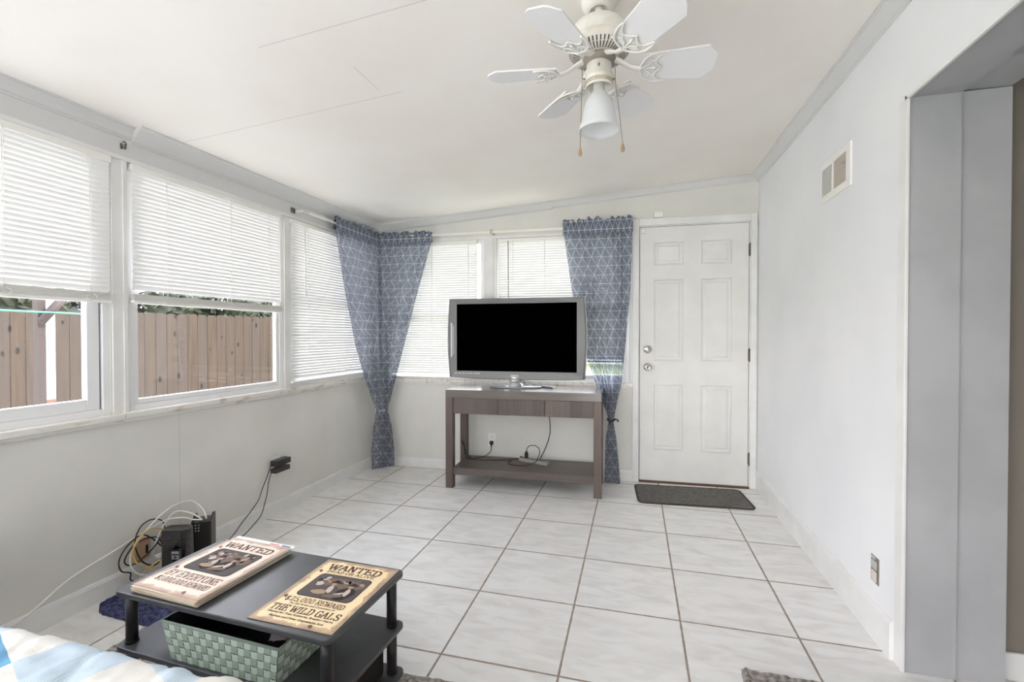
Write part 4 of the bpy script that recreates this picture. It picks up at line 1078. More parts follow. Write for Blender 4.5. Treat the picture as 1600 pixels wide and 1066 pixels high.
edgem = mat('aged_paper_stack', rgb(214, 196, 172), .7); edgew = mat('white_paper_stack', rgb(232, 230, 228), .7)
z = TOPZ + .0005; random.seed(21)
for k in range(9):
    th = .0018
    mb = MB(); sheet(mb, PW, PH, 0, .0013, .0035 if k > 2 else .001, k)
    o = mb.build('stacked_poster', edgew if k in (2, 5) else edgem, loc=(P1.x + random.uniform(-.004, .004), P1.y + random.uniform(-.006, .004), z), rz=-.075 + random.uniform(-.018, .018))
    tag(o, 'plain backed poster sheet stacked beneath the $1,000,000 wanted poster', 'poster', 'poster sheets in the left stack'); z += .0021
r = thing('paper_sheet', 'white printed sheet poking out behind the left poster stack', 'paper', (P1.x + .004, P1.y + .020, z), -.080)
mb = MB(); sheet(mb, PW, PH, 0, .0008); mb.build('sheet', mat('white_paper', rgb(238, 238, 238), .6), r)
mb = MB(); mb.box(.03, .075, .160, .166, .0009, .0011, 0); mb.box(.085, .125, .160, .168, .0009, .0011, 1); mb.build('printed_marks', [mat('red_print', rgb(204, 96, 104), .6), mat('blue_print', rgb(70, 90, 120), .6)], r)
wanted('pinkish wanted poster offering $1,000,000, on top of the left stack', (P1.x, P1.y, z + .0013), -.075, par1, False)

# ------------------------------------------------------------------ bed with patchwork quilt
quilt = mat('patchwork_quilt', rgb(230, 228, 222), .9, spec=.1)
def quilt_nodes(m):
    v = coords(m, 'Object'); mp = nd(m, 'ShaderNodeMapping'); mp.inputs['Rotation'].default_value = (0, 0, .38); mp.inputs['Location'].default_value = (.03, .055, 0); mp.inputs['Scale'].default_value = (1 / .17, 1 / .17, 0); lk(m, v, mp.inputs[0])
    fl = nd(m, 'ShaderNodeVectorMath', operation='FLOOR'); lk(m, mp.outputs[0], fl.inputs[0])
    wn = nd(m, 'ShaderNodeTexWhiteNoise', noise_dimensions='2D'); lk(m, fl.outputs[0], wn.inputs['Vector'])
    sx = nd(m, 'ShaderNodeSeparateXYZ'); lk(m, fl.outputs[0], sx.inputs[0])
    par = math_n(m, 'MODULO', math_n(m, 'ABSOLUTE', math_n(m, 'ADD', sx.outputs['X'], sx.outputs['Y'])), 2)
    s2 = nd(m, 'ShaderNodeSeparateXYZ'); lk(m, v, s2.inputs[0])
    st = math_n(m, 'GREATER_THAN', math_n(m, 'SINE', math_n(m, 'MULTIPLY', s2.outputs['X'], 1100)), 0)
    blue = mixc(m, st, rgb(198, 208, 216), rgb(170, 190, 205))
    strong = rgb(104, 152, 184)
    pick = math_n(m, 'GREATER_THAN', wn.outputs['Value'], .72)
    b2 = mixc(m, pick, blue, strong)
    lk(m, mixc(m, par, rgb(212, 210, 205), b2), bsdf(m).inputs['Base Color'])
    n = nd(m, 'ShaderNodeTexNoise'); n.inputs['Scale'].default_value = 40; lk(m, v, n.inputs['Vector'])
    bp = nd(m, 'ShaderNodeBump'); bp.inputs['Strength'].default_value = .25; bp.inputs['Distance'].default_value = .004; lk(m, n.outputs['Fac'], bp.inputs['Height']); lk(m, bp.outputs['Normal'], bsdf(m).inputs['Normal'])
quilt_nodes(quilt)
BX0, BX1, BY0, BY1, BZ = -1.555, .12, -4.1, -3.035, .505
root = thing('bed', 'bed under a white and light blue patchwork quilt', 'bed', ((BX0 + BX1) / 2, (BY0 + BY1) / 2, 0))
hx, hy = (BX1 - BX0) / 2, (BY1 - BY0) / 2
mb = MB(); NX, NY = 200, 150
def quilt_pt(a, b):
    # a,b in -1.25..1.25 ; beyond 1 the cloth hangs
    rr_ = .03; drop = .3
    x = max(-1, min(1, a)) * hx; y = max(-1, min(1, b)) * hy
    ox, oy = max(0, abs(a) - 1) , max(0, abs(b) - 1)
    d = max(ox, oy) / .25
    zz = BZ
    ang = min(1, d * 4) * PI / 2
    px = rr_ * math.sin(ang) * (1 if ox >= oy and ox > 0 else 0); py = rr_ * math.sin(ang) * (1 if oy > ox else 0)
    zz = BZ - rr_ * (1 - math.cos(ang)) - max(0, d - .25) * drop
    fx, fy = (x * math.cos(.38) + y * math.sin(.38)) / .17, (-x * math.sin(.38) + y * math.cos(.38)) / .17
    q1 = abs((fx + .18) % 1 - .5) ; q2 = abs((fy + .32) % 1 - .5)
    seam = math.exp(-((.5 - max(q1, q2)) / .05) ** 2)
    puff = -.005 * seam + .005 * noise.noise(Vector((x * 13, y * 13, 0))) + .004 * noise.noise(Vector((x * 34, y * 26, 4))) + .006 * noise.noise(Vector((x * 4, y * 5, 9)))
    if d > 0: return (x + math.copysign(px + (0.004 + puff * .6) * (ox >= oy), a), y + math.copysign(py + (.004 + puff * .6) * (oy > ox), b), zz + puff * (1 - min(1, d * 2)))
    return (x, y, zz + puff)
for j in range(NY + 1):
    for i in range(NX + 1): mb.v.append(quilt_pt(-1.25 + 2.5 * i / NX, -1.25 + 2.5 * j / NY))
for j in range(NY):
    for i in range(NX): q_ = j * (NX + 1) + i; mb.f.append((q_, q_ + 1, q_ + NX + 2, q_ + NX + 1)); mb.mi.append(0); mb.sm.append(True)
mb.build('quilt', quilt, root)
MB().rbox(-hx + .01, hx - .01, -hy + .01, hy - .01, .27, BZ - .03, .03).build('mattress', mat('mattress_white', rgb(225, 225, 222), .8), root)
MB().rbox(-hx + .02, hx - .02, -hy + .02, hy - .02, .14, .27, .01).build('bed_base', mat('bed_base_grey', rgb(90, 84, 80), .8), root)
for sx_ in (-1, 1):
    for sy_ in (-1, 1): MB().box(sx_ * (hx - .07) - .03, sx_ * (hx - .07) + .03, sy_ * (hy - .07) - .03, sy_ * (hy - .07) + .03, 0, .14).build('leg', woodv, root)

# ------------------------------------------------------------------ modem corner
modm = mat('speckled_black_plastic', rgb(44, 43, 43), .35); noisy(modm, rgb(32, 32, 32), rgb(70, 68, 66), 180, 2)
r = thing('modem', 'black rounded modem tower standing by the left wall', 'modem', (-1.455, -2.0, 0), .35)
prof = [(-.062, -.022), (-.05, -.034), (.03, -.036), (.055, -.028), (.066, -.010), (.066, .010), (.055, .028), (.03, .036), (-.05, .034), (-.062, .022)]
mb = MB(); mb.prism(prof, .012, .240); bevel(mb.build('body', modm, r), .006, 3)
mb = MB(); mb.tube([(x * .9, y * .85, .242) for x, y in prof], .0022, 6, closed=True); mb.build('top_grille', mat('grey_top_trim', rgb(112, 110, 108), .4), r)
MB().rbox(-.06, .062, -.042, .042, 0, .012, .003).build('foot', blackp, r)
r = thing('router', 'black wifi router box standing right of the modem tower', 'router', (-1.475, -1.845, 0), .62)
mb = MB(); mb.rbox(-.036, .036, -.03, .05, .008, .222, .004); mb.build('body', mat('router_black', rgb(52, 52, 52), .25), r)
for x in (-.040, .040):
    mb = MB(); mb.prism([(-.040, 0), (.052, 0), (.052, .240), (.02, .246), (-.040, .222)], x - .004, x + .004, M=Matrix(((0, 0, 1, 0), (1, 0, 0, 0), (0, 1, 0, 0), (0, 0, 0, 1)))); mb.build('side_fin', mat('fin_dark', rgb(40, 34, 34), .35) if x < 0 else MATS['fin_dark'], r)
mb = MB()
for i in range(3):
    for j in range(2): mb.box(-.030 + j * .014, -.025 + j * .014, -.0312, -.0300, .200 - i * .014, .205 - i * .014)
mb.build('status_lights', mat('status_light_white', rgb(235, 240, 240), .4), r)
# labelled black plug in front of the modem
r = thing('inline_adapter', 'small labelled black adapter leaning on the modem tower', 'adapter', (-1.400, -2.050, 0), .3)
mb = MB(); mb.rbox(-.016, .016, -.012, .012, .0, .172, .004); mb.tube([(0, 0, .172), (0, 0, .192), (0, .004, .212)], [.012, .008, .003], 10); mb.build('body', blackgloss, r)
mb = MB(); mb.rbox(-.0165, .0165, -.0128, -.011, .148, .160, .0004); mb.rbox(-.0165, .0165, -.0128, -.011, .122, .142, .0004); mb.build('sticker', mat('grey_sticker', rgb(150, 152, 152), .5), r)
mb = MB(); mb.box(-.008, .008, -.0134, -.0129, .125, .127); mb.box(-.004, .006, -.0134, -.0129, .130, .138); mb.build('sticker_print', blackp, r)
# small tan junction box on the wall
r = thing('junction_box', 'small tan cable box on the left wall behind cables', 'cable box', (XL, -2.075, .155), PI / 2)
MB().rbox(-.035, .035, -.024, 0, -.05, .05, .003).build('box', mat('tan_plastic', rgb(206, 170, 140), .6), r)
MB().rbox(.012, .022, -.028, -.023, -.025, .015, .001).build('port', blackp, r)
# cables along the left wall
def W(y, z, off=.03): return (XL + off, y, z)
cable('coax_cable', 'long white coaxial cable running down the left wall to the bed', [W(-2.80, .03, .02), W(-2.53, .085, .02), W(-2.375, .16, .02), W(-2.2, .205, .025), W(-2.08, .235, .03), W(-1.99, .262, .05), (-1.50, -1.94, .262), (-1.48, -1.90, .24), (-1.465, -1.86, .225)], .0038, cordw)
cable('white_cable', 'white cable arching high over the modem and looping down', [(-1.46, -1.84, .225), (-1.50, -1.83, .27), W(-1.86, .315, .07), W(-1.93, .325, .06), W(-2.0, .30, .05), W(-2.07, .255, .05), W(-2.13, .20, .05), W(-2.16, .14, .06), W(-2.14, .08, .07), (-1.50, -2.09, .05), (-1.46, -2.05, .06), (-1.46, -2.02, .10)], .0038, cordw)
cable('white_patch_cable', 'short white cable dipping between tan box and modem', [(-1.47, -1.86, .228), (-1.51, -1.88, .26), W(-1.93, .285, .05), W(-1.985, .25, .05), W(-2.02, .20, .05), W(-2.045, .14, .05), W(-2.04, .10, .06), (-1.52, -2.0, .10), (-1.49, -1.98, .13)], .0038, cordw)
cable('ethernet_cable', 'yellow network cable looped beside the modem', [(-1.47, -1.985, .12), (-1.52, -2.0, .16), W(-2.0, .215, .06), W(-2.05, .25, .06), W(-2.11, .24, .06), W(-2.15, .19, .065), W(-2.14, .13, .07), W(-2.10, .09, .09), (-1.48, -2.08, .06), (-1.43, -2.09, .03), (-1.45, -2.12, .01), (-1.50, -2.16, .012)], .0036, cordy)
cable('yellow_patch_cable', 'short yellow cable curling low behind the adapter', [(-1.46, -2.02, .09), (-1.50, -2.04, .10), (-1.53, -2.07, .08), (-1.55, -2.10, .05), (-1.53, -2.13, .02), (-1.49, -2.15, .008)], .0036, cordy)
cable('black_cable', 'thin black cable looped widest left of the modem', [W(-2.0, .14, .04), W(-2.05, .20, .045), W(-2.10, .235, .045), W(-2.16, .21, .045), W(-2.195, .16, .045), W(-2.19, .11, .05), W(-2.155, .085, .055), W(-2.15, .05, .05), W(-2.11, .02, .06), (-1.50, -2.06, .008), (-1.44, -2.05, .01), (-1.42, -2.05, .03)], .003, cordb)
cable('modem_power_cable', 'thin black cable in a tight loop behind the tan box', [W(-2.0, .10, .05), W(-2.04, .07, .06), W(-2.09, .10, .05), W(-2.12, .16, .05), W(-2.13, .22, .05), W(-2.10, .275, .045), W(-2.05, .29, .045), W(-2.0, .265, .045), W(-1.99, .22, .05), W(-2.02, .18, .055), W(-2.08, .14, .06), W(-2.15, .12, .06), W(-2.18, .15, .055), W(-2.14, .20, .05), W(-2.08, .21, .045), W(-2.02, .19, .045), W(-2.0, .15, .045)], .003, cordb)
# black adapters in the left outlet
for k, (zc, nm) in enumerate(((.345, 'upper black power adapter in the left wall outlet'), (.300, 'lower black power adapter in the left wall outlet'))):
    r = thing('power_adapter', nm, 'adapter', (XL + .0105, -1.195, zc), PI / 2, 'power adapters in the left wall outlet')
    dx = .052 if k == 0 else .046
    MB().rbox(-.07, .058, -dx, -.0, -.019, .018 if k == 0 else .012, .004).build('body', mat('adapter_black', rgb(58, 56, 54), .4) if k == 0 else MATS['adapter_black'], r)
    mb = MB()
    cc = [(-.07, -.02, 0), (-.088, -.02, -.012), (-.115, -.018, -.07), (-.15, -.012, -.14), (-.185, -.02, -.19), (-.245, -.025, -.235), (-.34, -.045, -.275 + (0 if k == 0 else .01)), (-.42, -.07, -.305), (-.50, -.085, -.325), (-.58, -.09, -.337)] if k == 0 else \
         [(-.07, -.018, -.004), (-.085, -.018, -.02), (-.105, -.018, -.07), (-.118, -.02, -.13), (-.15, -.03, -.185), (-.20, -.05, -.235), (-.29, -.07, -.268), (-.38, -.09, -.285), (-.50, -.10, -.292), (-.58, -.10, -.292)]
    mb.tube(curve_pts(cc, 8), .0026, 6); mb.build('cord', cordb, r)

# ------------------------------------------------------------------ ceiling fan
fanw = mat('antique_white_enamel', rgb(226, 222, 210), .4)
noisy(fanw, rgb(216, 211, 198), rgb(230, 228, 221), 14, 4, lo=.3, hi=.5)
bladem = mat('white_blade', rgb(232, 232, 232), .4)
rust = mat('rust_stain', rgb(158, 120, 84), .6)
FX, FY, FZ = .568, -2.162, 2.296
root = thing('ceiling_fan', 'white six blade ceiling fan with a single light and pull chains', 'ceiling fan', (FX, FY, FZ))
z = lambda a: a - FZ
mb = MB(); mb.lathe([(.060, 0), (.060, z(2.290)), (.057, z(2.275)), (.046, z(2.261)), (.034, z(2.255)), (.030, z(2.255)), (.028, z(2.268)), (.014, z(2.270))], 36); mb.build('canopy', fanw, root)
mb = MB(); mb.lathe([(.013, z(2.275)), (.013, z(2.20))], 20); mb.build('downrod', fanw, root)
mb = MB(); mb.lathe([(.013, z(2.222)), (.035, z(2.221)), (.062, z(2.215)), (.085, z(2.200)), (.097, z(2.177)), (.1015, z(2.150)), (.1005, z(2.146)), (.1035, z(2.142)), (.1035, z(2.128)), (.100, z(2.118)), (.090, z(2.106)), (.062, z(2.098)), (.02, z(2.098))], 48)
hs = mb.build('motor_housing', fanw, root)
mb = MB()
for k in range(48):
    a = 2 * PI * k / 48; ca, sa = math.cos(a), math.sin(a)
    def P_(r_, w_, zz): return (r_ * ca - w_ * sa, r_ * sa + w_ * ca, zz)
    w_ = .0021
    mb.add([P_(.0995, -w_, z(2.1165)), P_(.0995, w_, z(2.1165)), P_(.0905, w_, z(2.1052)), P_(.0905, -w_, z(2.1052))], [(0, 1, 2, 3)])
    mb.add([P_(.088, -w_, z(2.1045)), P_(.088, w_, z(2.1045)), P_(.064, w_ * .7, z(2.0975)), P_(.064, -w_ * .7, z(2.0975))], [(0, 1, 2, 3)])
mb.build('vent_slots', mat('slot_dark_brown', rgb(84, 70, 56), .8), hs)
mb = MB(); mb.lathe([(.052, z(2.100)), (.056, z(2.094)), (.056, z(2.086)), (.036, z(2.082)), (.036, z(2.075))], 32)
mb.build('flywheel', mat('flywheel_grey', rgb(150, 142, 130), .5), root)
mb = MB(); mb.lathe([(.02, z(2.084)), (.034, z(2.082)), (.0415, z(2.076)), (.0415, z(2.038)), (.0445, z(2.034)), (.0445, z(2.028)), (.042, z(2.024)), (.044, z(2.006)), (.046, z(2.002)), (.043, z(2.000)), (.040, z(2.004)), (.039, z(2.028)), (.01, z(2.030))], 40)
sh = mb.build('switch_housing', fanw, root)
mb = MB()
for k in range(26):
    a = 2 * PI * k / 26; x, y = .0445 * math.cos(a), .0445 * math.sin(a)
    pts = [(x * 1.0 + .0035 * math.cos(b) * -math.sin(a), y + .0035 * math.cos(b) * math.cos(a), z(2.015) + .0065 * math.sin(b)) for b in [2 * PI * i / 8 for i in range(8)]]
    mb.tube(pts, .001, 5, closed=True)
mb.build('pierced_ring', mat('ring_tan', rgb(186, 170, 142), .5), sh)
# reverse switch facing the camera
aS = math.atan2(-3.74 - FY, .686 - FX); mb = MB(); MS = Matrix.Rotation(aS, 4, 'Z')
mb.box(.041, .0425, -.003, .003, z(2.052), z(2.062), M=MS); mb.build('reverse_switch', mat('switch_outline', rgb(120, 112, 98), .6), sh)
mb = MB(); mb.lathe([(.017, z(2.03)), (.018, z(1.99)), (.0245, z(1.985)), (.0245, z(1.978)), (.0, z(1.978))], 24); mb.build('lamp_stem', fanw, root)
glm = mat('frosted_glass', rgb(238, 240, 240), .35); translucent(glm, .5, rgb(245, 246, 246))
mb = MB(); out_ = [(.022, 1.988), (.027, 1.980), (.036, 1.968), (.045, 1.950), (.051, 1.930), (.055, 1.908), (.059, 1.888), (.064, 1.872), (.0675, 1.858)]
mb.lathe([(a, z(b)) for a, b in out_] + [(a - .0025, z(b)) for a, b in out_[::-1]], 40); mb.build('glass_shade', glm, root)
mb = MB(); mb.lathe([(.0, 1.895 - FZ), (.012, 1.90 - FZ), (.02, 1.915 - FZ), (.022, 1.932 - FZ), (.016, 1.95 - FZ), (.012, 1.975 - FZ)], 20); mb.build('bulb', mat('bulb_white', rgb(244, 244, 240), .4), root)
cdir = Vector((math.cos(YAW), math.sin(YAW), 0))
woodp = mat('pull_wood', rgb(166, 136, 98), .5)
for sgn, dxx, zend, tx in ((-1, -.056, 1.800, -.062), (1, .054, 1.815, .080)):
    a = cdir * dxx; e = cdir * tx
    mb = MB(); mb.tube([cdir * (dxx * .75) + Vector((0, 0, z(2.030))), a + Vector((0, 0, z(2.032)))], .0022, 6)
    mb.tube([a + Vector((0, 0, z(2.068))), a + Vector((0, 0, z(2.03))), a.lerp(e, .5) + Vector((0, 0, z(1.93))), e + Vector((0, 0, z(zend)))], .0011, 5)
    pc = mb.build('pull_chain', mat('chain_brass', rgb(140, 124, 100), .4, .5) if sgn < 0 else MATS['chain_brass'], root)
    mb = MB(); mb.lathe([(.001, .002), (.003, 0), (.0065, -.013), (.0068, -.018), (.005, -.025), (0, -.027)], 14, c=(e.x, e.y, z(zend))); mb.build('pull_knob', woodp, pc)
# blades and irons
def blade_root():
    pts = []
    r0, r1 = .140, .372
    w0, w1 = .050, .066
    pts = [(r0, -w0), (r0 + .04, -w0 - .004), (r1 - .034, -w1), (r1 - .008, -w1 * .62), (r1, -w1 * .42), (r1, w1 * .42), (r1 - .008, w1 * .62), (r1 - .034, w1), (r0 + .04, w0 + .004), (r0, w0)]
    return pts
BZ_ = z(2.058)
for k in range(6):
    a = .1217 + k * PI / 3
    R = Matrix.Rotation(a, 4, 'Z'); Tt = R @ Matrix.Translation((0, 0, BZ_)) @ Matrix.Rotation(math.radians(-14), 4, 'X')
    mb = MB(); mb.prism(blade_root(), .001, .0065, M=Tt)
    if k == 0: pass
    b = bevel(mb.build('blade', bladem, root), .0015)
    mb = MB()
    # arm from flywheel out to the blade
    arm = curve_pts([R @ Vector((.050, 0, z(2.092))), R @ Vector((.080, 0, z(2.078))), R @ Vector((.105, 0, z(2.062))), Tt @ Vector((.138, 0, -.004))], 5)
    mb.tube(arm, [.016, .016, .0155, .015, .014, .013, .012, .012, .0115, .011, .011, .011, .011, .011, .011, .012], 8, flat=.45)
    zz = -.0035
    def tb(pts, rad): mb.tube([Tt @ Vector((x, y, zz)) for x, y in [(p.x, p.y) for p in curve_pts([(p[0], p[1], 0) for p in pts], 6)]], rad, 6, flat=.8)
    for sg in (-1, 1):
        tb([(.132, 0), (.138, .022 * sg), (.150, .042 * sg), (.172, .056 * sg), (.200, .060 * sg), (.216, .056 * sg)], .0042)
        tb([(.216, .056 * sg), (.196, .048 * sg), (.182, .034 * sg), (.184, .018 * sg), (.194, .008 * sg), (.200, 0)], .0038)
        tb([(.140, .004 * sg), (.158, .012 * sg), (.166, .026 * sg), (.160, .040 * sg)], .0032)
        tb([(.166, .026 * sg), (.178, .030 * sg), (.184, .034 * sg)], .003)
    tb([(.134, 0), (.160, .001), (.188, 0)], .0036)
    mb.lathe([(0, -.006), (.005, -.005), (.006, 0)], 10, c=(0, 0, 0), M=Tt @ Matrix.Translation((.178, 0, zz)))
    mb.build('blade_iron', fanw, root)

# ------------------------------------------------------------------ outdoors
mb = MB(); mb.box(-40, 40, -40, 40, -.35, -.30)
struct(mb.build('ground', grass), 'green lawn around the house', 'ground')
conc = mat('pale_concrete', rgb(206, 202, 194), .85)
mb = MB(); mb.box(-9, -1.75, -12, -3.3, -.299, -.14); mb.box(-1.75, 12, -14, YF - .15, -.299, -.14); mb.box(4.35, 12, YF - .15, 2, -.299, -.14); struct(mb.build('bounce_slab', conc), 'unseen added pale concrete patio', 'bounce_slab')  # slabs added out of view to bounce daylight onto the ceiling
mb = MB(); mb.box(-6.0, -1.75, -3.3, 1.5, -.299, -.24); mb.box(.6, 4.3, .5, 1.5, -.299, -.24); struct(mb.build('bounce_strip', conc), 'unseen added pale concrete walkway round the house', 'bounce_strip')  # unseen strips added so the ground bounces neutral light, not lawn green
# fence: side fence parallel to the house
fencem = mat('weathered_pine', rgb(168, 148, 132), .85)
def fence_nodes(m):
    tc = nd(m, 'ShaderNodeTexCoord'); oi = nd(m, 'ShaderNodeSeparateXYZ'); lk(m, tc.outputs['Object'], oi.inputs[0])
    wn = nd(m, 'ShaderNodeTexWhiteNoise', noise_dimensions='1D'); lk(m, math_n(m, 'FLOOR', math_n(m, 'DIVIDE', oi.outputs['X'], .122)), wn.inputs['W'])
    mp = nd(m, 'ShaderNodeMapping'); mp.inputs['Scale'].default_value = (30, 30, 1.2); lk(m, tc.outputs['Object'], mp.inputs[0])
    n = nd(m, 'ShaderNodeTexNoise'); n.inputs['Scale'].default_value = 1.2; n.inputs['Detail'].default_value = 6; lk(m, mp.outputs[0], n.inputs['Vector'])
    c = mixc(m, n.outputs['Fac'], rgb(36, 26, 18), rgb(84, 69, 54))
    c = mixc(m, math_n(m, 'MULTIPLY', wn.outputs['Value'], .45), c, rgb(66, 60, 57))
    vo = nd(m, 'ShaderNodeTexVoronoi'); mp2 = nd(m, 'ShaderNodeMapping'); mp2.inputs['Scale'].default_value = (8.5, 3, 3.6); lk(m, tc.outputs['Object'], mp2.inputs[0]); lk(m, mp2.outputs[0], vo.inputs['Vector']); vo.inputs['Scale'].default_value = 1
    kn = math_n(m, 'LESS_THAN', vo.outputs['Distance'], .15)
    c = mixc(m, math_n(m, 'MULTIPLY', kn, .9), c, rgb(12, 8, 6))
    lk(m, c, bsdf(m).inputs['Base Color'])
fence_nodes(fencem)
def fence(name, label, p0, p1, ztop, zbot, seed):
    random.seed(seed); P0 = Vector((p0[0], p0[1], 0)); P1 = Vector((p1[0], p1[1], 0)); L = (P1 - P0).length; a = math.atan2(P1.y - P0.y, P1.x - P0.x)
    r = thing(name, label, 'fence', (p0[0], p0[1], zbot), a)
    n = int(L / .122); H = ztop - zbot; mb = MB()
    for i in range(n):
        x = i * .122; e = random.uniform(-.008, .008); h = H + random.uniform(-.012, .012); y = random.uniform(-.003, .003)
        pr = [(x + .002, 0), (x + .120, 0), (x + .120, h - .03), (x + .098, h), (x + .024, h), (x + .002, h - .03)]
        vs = [(px, y + d_, pz) for d_ in (0, .017) for px, pz in pr]
        mb.add(vs, [tuple(range(6)), tuple(range(11, 5, -1))] + [(k, k + 6, (k + 1) % 6 + 6, (k + 1) % 6) for k in range(6)])
    mb.build('pickets', fencem, r)
    mb = MB()
    for zc in (.25, H * .5, H - .28): mb.box(0, n * .122, .018, .056, zc, zc + .09)
    mb.build('rail', fencem, r)
    return r
fence('wood_fence', 'knotty dog eared pine fence seen through the middle left window', (-6.33, -.6), (-4.93, 2.52), 1.47, -.3, 2)
fence('wood_fence', 'weathered pine fence seen through the nearest left window', (-10.3, -2.2), (-8.9, 2.4), 1.43, -.3, 5)
# white post with bracket and clothes line
r = thing('garden_post', 'white painted post with grey brace outside the nearest window', 'post', (-4.96, -.48, -.3))
MB().box(-.038, .038, -.038, .038, 0, 2.6).build('post', mat('chipped_white_paint', rgb(170, 170, 172), .7), r)
MB().box(-.039, .039, -.039, .039, 0, .84).build('bare_foot', mat('peeling_red_wood', rgb(96, 68, 56), .8), r)
mb = MB(); mb.tube([(.07, -.10, 1.60), (.07, .10, 1.86)], .04, 4); mb.box(-.04, .04, -.10, -.042, 0, 2.6); mb.build('brace', mat('grey_brown_wood', rgb(58, 48, 44), .8), r)
cable('clothes_line', 'teal clothes line stretched past the white garden post', [(-4.85, -3.6, 1.42), (-4.85, -2.2, 1.405), (-4.85, -1.2, 1.405), (-4.86, -.4, 1.40), (-4.87, -.1, 1.395)], .009, mat('teal_rope', rgb(70, 132, 116), .7), cat='rope')
# neighbour's house beyond the left fence
r = thing('neighbor_house', 'blue grey neighbouring house beyond the nearest fence', 'house', (-15.5, 3, -.3), .2)
MB().box(-2, 2, -7, 4, 0, 2.7).build('wall', mat('blue_grey_siding', rgb(84, 92, 112), .8), r)
mb = MB(); mb.prism([(-2.5, 2.6), (2.6, 2.6), (0, 4.0)], -7.5, 4.5, M=Matrix(((1, 0, 0, 0), (0, 0, 1, 0), (0, 1, 0, 0), (0, 0, 0, 1)))); mb.build('roof', mat('grey_shingle', rgb(110, 104, 102), .9), r)
for yy in (-5, -1.5, 2): MB().box(1.98, 2.03, yy, yy + 1.2, 1.0, 2.2).build('house_window', mat('pale_window', rgb(190, 206, 224), .2), r)
# white house behind, seen past the back windows
r = thing('neighbor_house', 'white neighbouring house beyond the back windows', 'house', (2.5, 22, -.3), -.1)
MB().box(-7, 7, -2, 3, 0, 2.8).build('wall', mat('white_siding', rgb(226, 226, 224), .8), r)
mb = MB(); mb.prism([(-2.6, 2.7), (3.6, 2.7), (.5, 4.4)], -7.6, 7.6, M=Matrix(((0, 0, 1, 0), (1, 0, 0, 0), (0, 1, 0, 0), (0, 0, 0, 1)))); mb.build('roof', MATS['grey_shingle'], r)
for xx in (-5, -1, 3.5): MB().box(xx, xx + 1.3, -2.04, -1.98, 1.0, 2.2).build('house_window', MATS['pale_window'], r)
# shrubs
leafm = mat('dark_leaf', rgb(54, 66, 40), .7); noisy(leafm, rgb(24, 30, 20), rgb(58, 66, 40), 12)
bark = mat('brown_bark', rgb(92, 76, 62), .9)
def shrub(name, label, loc, rx, ry, h, nleaf, seed, base=.0):
    random.seed(seed); r = thing(name, label, 'shrub' if name == 'shrub' else 'tree', loc)
    mb = MB()
    for k in range(nleaf):
        a = random.uniform(0, 2 * PI); ph = math.acos(random.uniform(-1, 1)); q_ = random.uniform(.55, 1) ** .5
        c = Vector((rx * math.sin(ph) * math.cos(a) * q_, ry * math.sin(ph) * math.sin(a) * q_, base + h / 2 + h / 2 * math.cos(ph) * q_))
        M_ = Matrix.Rotation(random.uniform(0, 6.3), 3, 'Z') @ Matrix.Rotation(random.uniform(-1.2, 1.2), 3, 'X')
        s = random.uniform(.05, .10) * (1 if h < 3 else 1.6)
        mb.add([c + M_ @ Vector(v) * s for v in ((-.5, 0, 0), (0, -.9, .1), (.5, 0, 0), (0, 1.1, -.15))], [(0, 1, 2, 3)])
    core = [(rx * .8 * math.sin(PI * i / 10), base + h / 2 - h / 2 * .86 * math.cos(PI * i / 10)) for i in range(11)]
    o_ = len(mb.v); mb.lathe(core, 16, smooth=False)
    for i in range(o_, len(mb.v)):
        x, y, zc = mb.v[i]; k_ = 1 + .18 * noise.noise(Vector((x * 2, y * 2, zc * 2 + seed))); mb.v[i] = (x * k_, y * k_ * ry / rx, zc)
    mb.build('foliage', leafm, r)
    mb = MB()
    for k in range(5): mb.tube([(0, 0, 0), (rx * .3 * math.cos(k), ry * .3 * math.sin(k), (base + h * .5)), (rx * .6 * math.cos(k), ry * .6 * math.sin(k), base + h * .8)], [.05 * max(1, h / 3), .03, .01], 6)
    mb.build('stem', bark, r)
    return r
shrub('shrub', 'leafy green bush past the right end of the pine fence', (-5.35, 3.55, -.3), .42, .42, 1.95, 1300, 3)
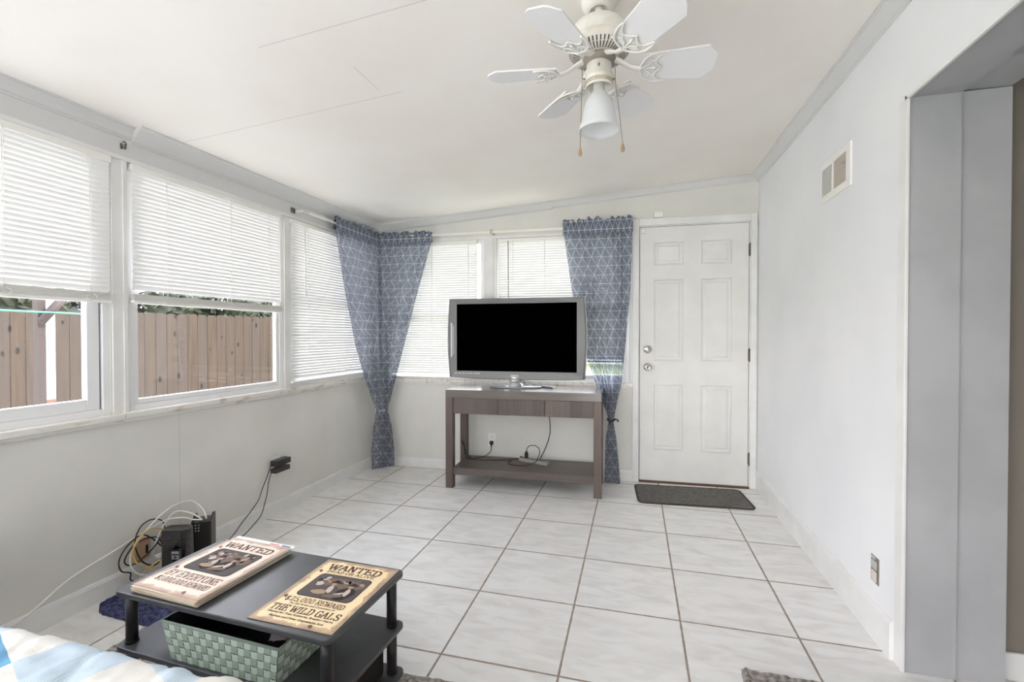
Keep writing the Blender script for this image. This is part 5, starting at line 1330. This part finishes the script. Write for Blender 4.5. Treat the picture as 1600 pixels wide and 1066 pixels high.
for k, (hx_, hy_, hl) in enumerate(((-7.6, .6, 'near dark hedge bush behind the pine fence'), (-7.2, 2.8, 'middle dark hedge bush behind the pine fence'), (-6.7, 5.2, 'far dark hedge bush behind the pine fence'), (-6.55, 3.75, 'dark hedge bush between middle and far hedge bushes'))):
    shrub('shrub', hl, (hx_, hy_, -.3), .55, 1.0, 2.6, 2600, 40 + k)
shrub('tree', 'broad tree overhanging behind the fence corner', (-7.4, 7.5, -.3), 2.3, 2.3, 3.2, 3000, 8, 1.5)
shrub('shrub', 'low bushes on the lawn beyond the back windows', (3.2, 7.5, -.3), 2.2, .8, 1.0, 1800, 11)

# ------------------------------------------------------------------ light
w = bpy.data.worlds.new('sky'); S.world = w; w.use_nodes = True
nt = w.node_tree; bg = nt.nodes['Background']
tc = nt.nodes.new('ShaderNodeTexCoord'); sx = nt.nodes.new('ShaderNodeSeparateXYZ'); nt.links.new(tc.outputs['Generated'], sx.inputs[0])
rp = nt.nodes.new('ShaderNodeValToRGB'); rp.color_ramp.elements[0].position = .0; rp.color_ramp.elements[0].color = (1, .965, .955, 1)
rp.color_ramp.elements[1].position = .7; rp.color_ramp.elements[1].color = (.80, .86, 1, 1)
nt.links.new(sx.outputs['Z'], rp.inputs['Fac']); nt.links.new(rp.outputs['Color'], bg.inputs['Color']); bg.inputs['Strength'].default_value = 1.9
sd = bpy.data.lights.new('sun', 'SUN'); sun = bpy.data.objects.new('sun', sd); COL.objects.link(sun)
sd.energy = 2.0; sd.angle = math.radians(.55); sd.color = (1, .96, .9)
az = math.radians(27.5); el = math.radians(45)
dirv = Vector((-math.sin(az) * math.cos(el), -math.cos(az) * math.cos(el), -math.sin(el)))
sun.rotation_euler = dirv.to_track_quat('-Z', 'Y').to_euler(); sun.location = (3, 6, 8)

S.view_settings.view_transform = 'Standard'; S.view_settings.look = 'None'; S.view_settings.exposure = 2.42; S.view_settings.gamma = 1; S.view_settings.use_curve_mapping = False
S.cycles.max_bounces = 12; S.cycles.diffuse_bounces = 8; S.cycles.transparent_max_bounces = 16; S.cycles.transmission_bounces = 8
